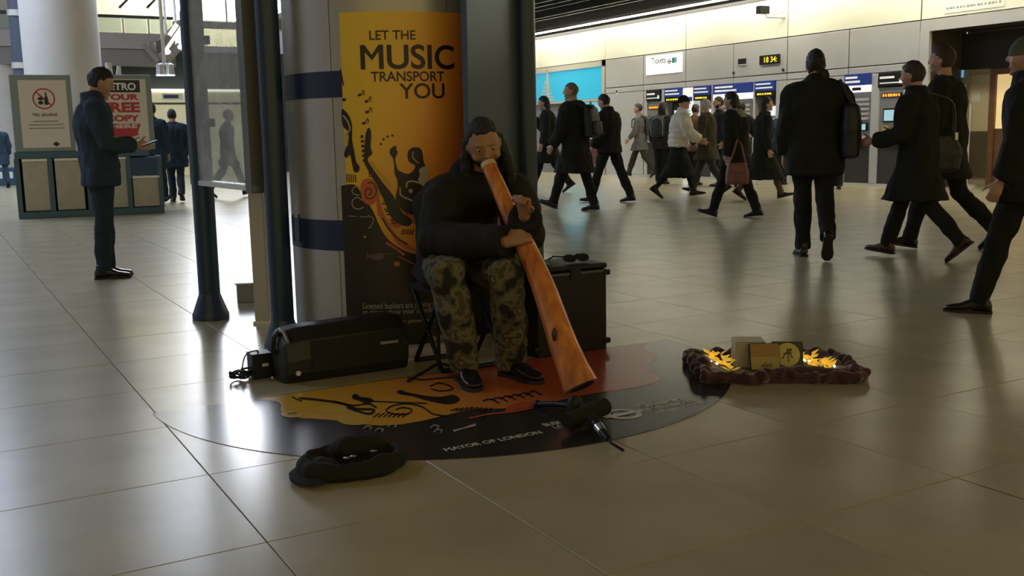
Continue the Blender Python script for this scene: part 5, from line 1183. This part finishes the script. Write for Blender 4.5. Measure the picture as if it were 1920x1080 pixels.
build('bore', MB().tube([pts[-1], pts[-1]+dgd*.002], .058, 18), M['dark'], dd)
for t_ in (.36, .37): 
    q = DG0+dgd*dl*t_; 
build('knot', MB().sphere(pts[11]+lat*.03-FWD*.045, V(.012, 0, 0), V(0, .012, 0), V(0, 0, .03), 10, 6), mat('knot_dark', (.06, .02, .01), .5), dd, smooth=True)
# low microphone stand with microphone beside the bell
c = fl(1078, 782); t = thing('floor_mic_stand', 'low black three-legged microphone stand under the didgeridoo bell', 'stand', c)
for a in (fl(1008, 764), fl(1135, 766), fl(1072, 800)):
    build('leg', MB().tube([c+V(0, 0, .045), (c+a)/2+V(0, 0, .035), a+V(0, 0, .014)], [.013, .012, .011], 8), M['black'], t, smooth=True); build('rubber_foot', MB().sphere(a+V(0, 0, .016), V(.016, 0, 0), V(0, .016, 0), V(0, 0, .016), 10, 6), M['black'], t, smooth=True)
build('hub', MB().lathe(c, [(.03, .012), (.034, .02), (.03, .07), (.018, .085)], 16), M['black'], t, smooth=True)
a, b_ = fl(1062, 790, .05), fl(1134, 762, .055)
build('boom', MB().tube([a, b_], [.030, .034], 12), M['blackfab'], t, smooth=True)
a = fl(1114, 790, .05); b_ = fl(1141, 824, .028); md = unit(b_-a)
t = thing('microphone', 'black microphone with silver ring lying at the edge of the sticker', 'microphone', a)
build('grille', MB().sphere(a, V(.026, 0, 0), V(0, .026, 0), V(0, 0, .026), 14, 10), M['blackfab'], t, smooth=True)
build('body', MB().tube([a+md*.018, a+md*.05, a+md*.16, a+md*.165], [.019, .019, .013, .010], 14), M['black'], t, smooth=True)
build('ring', MB().tube([a+md*.055, a+md*.10], [.0205, .0175], 14), mat('silver_ring', (.75, .75, .75), .25, metal=1), t, smooth=True)
build('cable', MB().tube([a+md*.165, a+md*.20, a+md*.22+V(.03, -.02, -.018)], .005, 8), M['black'], t, smooth=True)
# loudspeaker lying on its side
sp0 = thing('loudspeaker', 'black loudspeaker lying on its side in front of the poster column', 'speaker', (1.65, 4.58, 0))
x0, x1, y0, y1 = 1.335, 1.965, 4.455, 4.70
def sec(x, h, yf, yb): return [(x, yf+.03, .0), (x, yb, .0), (x, yb, h*.90), (x, yb-.05, h), (x, yf+.10, h), (x, yf+.02, h*.80), (x, yf, h*.45), (x, yf+.005, .05)]
bd_ = MB(); bd_.loft([sec(x0, .20, y0+.04, y1-.03), sec(x0+.02, .235, y0+.01, y1), sec(x0+.10, .25, y0, y1), sec(x1-.05, .262, y0, y1+.0), sec(x1, .245, y0+.02, y1-.02)])
build('cabinet', bd_, mat('speaker_black', (.012, .013, .013), .45, bump=.15, bscale=200), sp0, bevel=.012)
gr = MB(); gr.add([(x0+.13, y0-.004, .06), (x1-.04, y0-.004, .06), (x1-.04, y0-.004, .125), (x0+.13, y0-.004, .125), (x1-.04, y0+.016, .200), (x0+.13, y0+.014, .192)], [(0, 1, 2, 3), (3, 2, 4, 5)]); build('grille', gr, mat('grille_black', (.008, .008, .009), .6, bump=.4, bscale=400), sp0)
build('handle', MB().tube([(x0+.015, y0+.11, .235), (x0-.012, y0+.11, .21), (x0-.018, y0+.11, .15), (x0+.01, y0+.11, .13)], .012, 8), M['black'], sp0, smooth=True)
build('top_trim', MB().tube([(x0+.03, y0+.025, .195), (x0+.03, y0+.085, .236), (x0+.03, y0+.15, .240)], .009, 8), mat('grey_trim', (.20, .20, .20), .3), sp0, smooth=True)
build('badge', MB().box((x1-.16, y0-.008, .14), (x1-.07, y0-.001, .153)), mat('badge_grey', (.28, .29, .30), .35), sp0); build('knob', MB().tube([(x0+.06, y0+.0, .055), (x0+.06, y0-.012, .055)], .012, 10), M['steel'], sp0)
# battery box with cable coil
c = fl(493, 711); t = thing('battery_box', 'small black battery box with a coiled cable left of the loudspeaker', 'battery', c)
build('box', MB().box((c[0]-.045, c[1], .004), (c[0]+.05, c[1]+.10, .115)), M['black'], t, bevel=.006); build('label', MB().box((c[0]+.0, c[1]-.001, .06), (c[0]+.03, c[1], .075)), M['steel'], t)
build('lid', MB().box((c[0]-.047, c[1]-.002, .115), (c[0]+.052, c[1]+.102, .122)), M['black'], t, bevel=.003)
cbp = [c+V(.0, .05, .122), c+V(-.02, .03, .135), c+V(-.07, .02, .12), c+V(-.095, .0, .05), c+V(-.07, -.01, .03), c+V(-.03, 0, .04)]
build('cable', MB().tube(spline(cbp, 6), .0035, 6), M['black'], t, smooth=True)
cc_ = fl(455, 712)
coil = [cc_+V(.055*math.cos(a)*(1+.12*math.sin(3*a)), .022*math.sin(a), .016+.010*math.sin(2.3*a)+.0012*a) for a in np.linspace(0, 7*math.pi, 70)]
build('cable_coil', MB().tube(coil, .0055, 6), M['black'], t, smooth=True); build('tie', MB().tube([cc_+V(.0, -.03, .015), cc_+V(0, 0, .05), cc_+V(0, .03, .015)], .008, 6), M['black'], t)
build('lead', MB().tube([cc_+V(.05, 0, .02), (cc_+c)/2+V(.02, 0, .03), c+V(-.045, .03, .03)], .005, 6), M['black'], t, smooth=True)
# thin tripod stand in front of the poster
c = fl(824, 704); t = thing('mic_stand', 'thin black pole stand left of the busker knee', 'stand', c)
build('pole', MB().tube([c+V(0, 0, .03), c+V(0, 0, .62)], .009, 10), M['black'], t, smooth=True); build('collar', MB().tube([c+V(0, 0, .30), c+V(0, 0, .36)], .015, 10), M['black'], t, smooth=True)
for a in (200, 320, 80): build('leg', MB().tube([c+V(0, 0, .06), c+V(.2*math.cos(math.radians(a)), .16*math.sin(math.radians(a)), .008)], .007, 8), M['black'], t, smooth=True)
build('clip', MB().tube([c+V(0, 0, .62), c+V(.01, -.05, .66)], .013, 8), M['black'], t)
# flight case with corner feet, box and sunglasses on it
cx0, cx1, cy0, cy1, ch_ = 2.585, 3.005, 4.29, 4.60, .455
t = thing('equipment_case', 'black equipment case standing behind the didgeridoo', 'case', ((cx0+cx1)/2, (cy0+cy1)/2, 0))
build('body', MB().box((cx0, cy0, .0), (cx1, cy1, ch_-.03)), M['black'], t, bevel=.008); build('lid', MB().box((cx0-.004, cy0-.004, ch_-.028), (cx1+.004, cy1+.004, ch_)), M['black'], t, bevel=.01)
for x in (cx0, cx1):
    for z in (.045, ch_-.05): build('corner_foot', MB().box((x-.022, cy0-.006, z-.014), (x+.022, cy0+.04, z+.014)), M['black'], t, bevel=.006)
build('front_edge', MB().box((cx0+.01, cy0-.003, ch_-.045), (cx1-.01, cy0+.001, ch_-.035)), M['steel_dark'], t); build('latch', MB().box((2.78, cy0-.008, ch_-.07), (2.84, cy0, ch_-.015)), M['black'], t)
bx = thing('card_box', 'upright grey-green card box standing on the black case', 'box', (2.66, 4.5, ch_))
a = at(1043, 445, 5.15); hB = a[2]-ch_
build('box', MB().box((cx0-.02, 4.47, ch_), (a[0], 4.57, ch_+hB)), mat('grey_green_card', (.075, .080, .055), .7), bx); build('flap', MB().box((cx0-.02, 4.40, ch_), (a[0]-.005, 4.468, ch_+.006)), mat('pale_card', (.22, .21, .16), .7), bx)
sg = thing('sunglasses', 'black sunglasses lying on top of the black case', 'sunglasses', (2.9, 4.42, ch_))
for sx in (2.845, 2.925):
    build('lens', MB().loft([ering(V(sx, 4.39+dy, ch_+.022), V(.034, 0, 0), V(0, .010, .014), 14) for dy in (0, .006)]), M['black'], sg, smooth=True)
    build('rim', MB().tube([V(sx+.036*math.cos(a), 4.393+.012*math.sin(a), ch_+.024+.016*math.sin(a)) for a in np.linspace(0, 2*math.pi, 17)], .004, 6), M['black'], sg, smooth=True)
build('bridge', MB().tube([(2.877, 4.393, ch_+.032), (2.893, 4.393, ch_+.032)], .004, 6), M['black'], sg)
for sx in (2.812, 2.958): build('temple', MB().tube([(sx, 4.395, ch_+.034), (sx-.01, 4.48, ch_+.03), (sx-.02, 4.52, ch_+.008)], .004, 6), M['black'], sg, smooth=True)

# ================================================================ COLLECTING CAP AND CD CLOTH
c = V(1.17, 3.17, 0); t = thing('flat_cap', 'crumpled black cap on the floor with a few coins inside', 'cap', c)
ax, ay = unit(V(.98, .05, 0)), unit(V(-.05, .98, 0))
b = MB(); b.loft([ering(c+ay*yo+U3*z, ax*w_, ay*d_, 26) for yo, z, w_, d_ in ((0, .003, .17, .13), (0, .02, .195, .155), (.005, .05, .19, .15), (.01, .07, .165, .125), (.005, .055, .15, .11), (0, .022, .13, .095), (0, .018, .02, .02))], cap=True)
b.sphere(c+ax*.05+ay*.07+U3*.06, ax*.11, ay*.07, U3*.045, 14, 8); b.sphere(c-ax*.12+ay*.01+U3*.03, ax*.07, ay*.09, U3*.025, 12, 8)
soft('crown', b, M['blackfab'], t, vox=.009, sm=3, amp=.016)
b = MB(); b.loft([ering(c-ax*(.15+x)-ay*.02+U3*z, ay*w_, U3*.006, 14) for x, z, w_ in ((0, .02, .11), (.03, .022, .10), (.06, .016, .075), (.075, .012, .03))]); build('peak', b, M['blackfab'], t, smooth=True)
coin = mat('coin_silver', (.62, .60, .54), .3, metal=1)
for k, (dx, dy) in enumerate(((-.055, -.075), (-.03, -.072), (.05, -.06))):
    p_ = c+ax*dx+ay*dy+U3*.072; tg = build('coin', MB().lathe(p_, [(.011, 0), (.012, .001), (.012, .0025), (.011, .003)], 16), coin, loc=p_, smooth=True); tag(tg, ('bright silver coin lying at the left in the black cap', 'dull silver coin beside the bright one in the black cap', 'silver coin lying alone at the right in the black cap')[k], 'coin', 'coins in the cap')
# burgundy cloth tray
vel = mat('burgundy_velvet', (.045, .008, .016), .75, bump=.4, bscale=30); vel.node_tree.nodes['Principled BSDF'].inputs['Sheen Weight'].default_value = .4
A0, A1 = V(2.93, 3.42, 0), V(3.50, 3.05, 0); ex = unit(A1-A0); ey = V(-ex[1], ex[0], 0); Lc = np.linalg.norm(A1-A0); Wc = .50
base = A0; tr0 = thing('velvet_cloth', 'rumpled burgundy velvet cloth spread on the floor right of the sticker', 'cloth', base+ex*Lc/2+ey*Wc/2)
b = MB(); nx, ny = 44, 30; vs = []
for i in range(nx+1):
    for j in range(ny+1):
        u_, v_ = i/nx, j/ny; dx = min(u_, 1-u_)*Lc; dy = min(v_, 1-v_)*Wc; ed = min(dx, dy)
        rim = math.exp(-((ed-.05)/.035)**2); wob = noise.noise((u_*6, v_*5, 1.3))
        z = .006+rim*(.035+.035*noise.noise((u_*4+3, v_*4, .2)))+.008*abs(noise.noise((u_*9, v_*9, 7)))*(1 if ed > .02 else .3); z = max(.003, z)
        if ed < .004: z = .002
        p_ = base+ex*(u_*Lc+.03*wob*(1-rim*.3))+ey*(v_*Wc+.03*noise.noise((u_*5+9, v_*6, 4)))
        vs.append(p_+U3*z)
W_ = ny+1; b.add(vs, [(i*W_+j, (i+1)*W_+j, (i+1)*W_+j+1, i*W_+j+1) for i in range(nx) for j in range(ny)])
cl = build('cloth', b, vel, tr0, smooth=True, angle=180); so_ = cl.modifiers.new('solid', 'SOLIDIFY'); so_.thickness = .004; so_.offset = 1
rp_ = [(u_, v_) for u_, v_ in [(k/9, .02) for k in range(9)]+[(1.0, k/6) for k in range(6)]+[(1-k/9, .98) for k in range(9)]+[(0, 1-k/6) for k in range(6)]]+[(0, .02)]
rr_ = random.Random(11); ptsr = [base+ex*(u_*Lc+rr_.uniform(-.03, .03))+ey*(v_*Wc+rr_.uniform(-.03, .03))+U3*(.022+rr_.uniform(-.006, .014)) for u_, v_ in rp_]; ptsr[-1] = ptsr[0]
bb = MB(); bb.tube(spline(ptsr, 3), [rr_.uniform(.016, .034) for _ in range(len(spline(ptsr, 3)))], 10)
for (u_, v_, r_) in ((.0, .85, .055), (.99, .15, .06), (.85, .97, .05)): bb.sphere(base+ex*u_*Lc+ey*v_*Wc+U3*.028, ex*r_*1.2, ey*r_*.8, U3*.035, 14, 8)
rm_ = put('rumpled_rim', remesh(bb, .008, 2, .030, 26, 2, wl(tr0)), vel, tr0)
co_ = np.empty(len(rm_.data.vertices)*3); rm_.data.vertices.foreach_get('co', co_); co_ = co_.reshape(-1, 3); co_[:, 2] = np.maximum(co_[:, 2], .001); rm_.data.vertices.foreach_set('co', co_.ravel()); rm_.data.update()
# gold leaf lights: two fairy-light clusters on the cloth
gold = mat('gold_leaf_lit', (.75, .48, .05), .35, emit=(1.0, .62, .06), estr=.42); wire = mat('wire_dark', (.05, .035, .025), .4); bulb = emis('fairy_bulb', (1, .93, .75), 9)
def leafset(label, u0, v0, u1, v1, nl, seed):
    rnd = random.Random(seed); o_ = base+ex*(u0+u1)/2*Lc+ey*(v0+v1)/2*Wc
    t = thing('fairy_lights', label, 'fairy lights', o_)
    path = [base+ex*(u0+(u1-u0)*k/(nl-1))*Lc+ey*(v0+(v1-v0)*k/(nl-1))*Wc+U3*(.035+.008*math.sin(k*2)) for k in range(nl)]
    build('wire', MB().tube([p_ for p_ in path], .0025, 6), wire, t)
    for k in range(nl*5):
        p_ = path[k % nl]+V(rnd.uniform(-.022, .022), rnd.uniform(-.022, .022), rnd.uniform(0, .022)); an_ = rnd.uniform(0, 6.28); d_ = unit(V(math.cos(an_), math.sin(an_), rnd.uniform(.1, .9))); sd_ = unit(np.cross(d_, U3)); nn = np.cross(sd_, d_)
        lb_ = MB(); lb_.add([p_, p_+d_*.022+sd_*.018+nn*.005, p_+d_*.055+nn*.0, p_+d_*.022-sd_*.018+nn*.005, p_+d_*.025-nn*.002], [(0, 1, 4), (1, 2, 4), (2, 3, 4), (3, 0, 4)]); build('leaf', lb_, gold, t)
    for k in range(0, nl, 2): q = path[k]+V(rnd.uniform(-.05, .05), rnd.uniform(-.04, .04), .012); build('bulb', MB().sphere(q, V(.005, 0, 0), V(0, .005, 0), V(0, 0, .005), 8, 6), bulb, t)
leafset('gold leaf fairy lights glowing at the left end of the burgundy cloth', .13, .75, .17, .25, 6, 1)
leafset('gold leaf fairy lights glowing at the right end of the burgundy cloth', .68, .82, .84, .22, 9, 2)
# small silver trinkets
tg_m = mat('trinket_silver', (.7, .68, .62), .25, metal=1)
rnd = random.Random(5)
for k in range(10):
    u_ = rnd.choice((rnd.uniform(.20, .30), rnd.uniform(.55, .66))); v_ = rnd.uniform(.18, .7); p_ = base+ex*u_*Lc+ey*v_*Wc+U3*.016
    tg = build('coin', MB().lathe(p_, [(.012, 0), (.013, .0015), (.013, .004), (.011, .005)], 16), tg_m, loc=p_, smooth=True); tag(tg, 'small silver coin scattered between the fairy lights on the burgundy cloth', 'coin', 'coins on the cloth')
# CDs: a tilted box of cases and two front covers
def cd_case(label, px, py, wd_, hg, yawd, tilt, m, kind, dist_v):
    p_ = base+ex*dist_v[0]*Lc+ey*dist_v[1]*Wc+U3*.018; fa = rot(-ey, U3, math.radians(yawd)); rt = np.cross(fa, U3)*-1; rt = unit(np.cross(U3, fa))*-1
    rt = unit(np.cross(fa, U3)); rt = -rt; upv = unit(U3*math.cos(math.radians(tilt))-fa*math.sin(math.radians(tilt))); nn = unit(np.cross(rt, upv)); nn = nn if nn@fa > 0 else -nn
    if rt@ex < 0: rt = -rt
    t = thing('cd_case', label, 'disc case', p_)
    cc2 = p_+upv*hg/2; build('case', MB().obox(cc2, rt, upv, nn, wd_/2, hg/2, .006), M['black'], t, bevel=.002)
    build('cover', MB().obox(cc2+nn*.0066, rt, upv, nn, wd_/2-.003, hg/2-.003, .0006), m, t)
    mp_ = lambda a, b__: cc2+rt*a+upv*b__+nn*.0085
    if kind == 0:
        b = MB(); 
        for k in range(4): stroke(b, [(-.02+.012*k, -.05), (-.012+.012*k, -.035+.008*(k % 2)), (-.006+.012*k, -.05)], .004, mp_)
        build('cover_print', b, INK, t); b = MB(); poly_fill(b, [(-wd_/2+.004, .0), (wd_/2-.004, .0), (wd_/2-.004, hg/2-.004), (-wd_/2+.004, hg/2-.004)], mp_); build('cover_block', b, mat('ochre_print', (.30, .15, .02), .4), t)
    else:
        b = MB(); disc(b, (0, 0), .056, mp_, 26); build('cover_disc', b, mat('yellow_disc_print', (.52, .42, .08), .4), t)
        b = MB(); mp2 = lambda a, b__: cc2+rt*a+upv*b__+nn*.0095; stroke(b, [(-.025, -.02), (.0, .02), (.022, -.015)], .006, mp2); stroke(b, [(-.02, .005), (.02, .008)], .006, mp2); stroke(b, [(.0, .03), (.004, -.035)], .005, mp2); disc(b, (.012, .022), .008, mp2, 10); build('cover_print', b, INK, t)
    return t
cd_case('ochre disc case with dark print leaning on the burgundy cloth', 0, 0, .14, .125, 6, 18, mat('olive_cover', (.34, .26, .07), .4), 0, (.44, .38))
cd_case('black disc case with a round yellow design leaning right of the ochre one', 0, 0, .142, .125, -4, 20, INK, 1, (.60, .45))
for k in range(6):
    p_ = base+ex*(.35)*Lc+ey*(.50+.045*k)*Wc+U3*.018
    bb = MB().obox(p_+U3*.062, ex, ey, U3, .07, .0052, .062); tg = build('cd_case', bb, M['paper'] if k % 2 else mat('grey_case', (.35, .34, .32), .4), loc=p_, bevel=.001); tag(tg, ('frontmost', 'second', 'third', 'fourth', 'fifth', 'rearmost')[k]+' disc case of the upright row on the burgundy cloth', 'disc case', 'discs standing in a row')
for k, (u_, v_) in enumerate(((.45, .12), (.52, .14), (.40, .16))):
    p_ = base+ex*u_*Lc+ey*v_*Wc+U3*.02; tg = build('paper_note', MB().obox(p_, unit(ex+ey*.2*k), unit(ey-ex*.2*k), U3, .045, .025, .0012), mat('note_paper', (.45, .44, .34), .6), loc=p_); tag(tg, ('pale paper note in the middle of the burgundy cloth front', 'rightmost pale paper note at the burgundy cloth front', 'leftmost pale paper note at the burgundy cloth front')[k], 'paper', 'paper notes on the cloth')
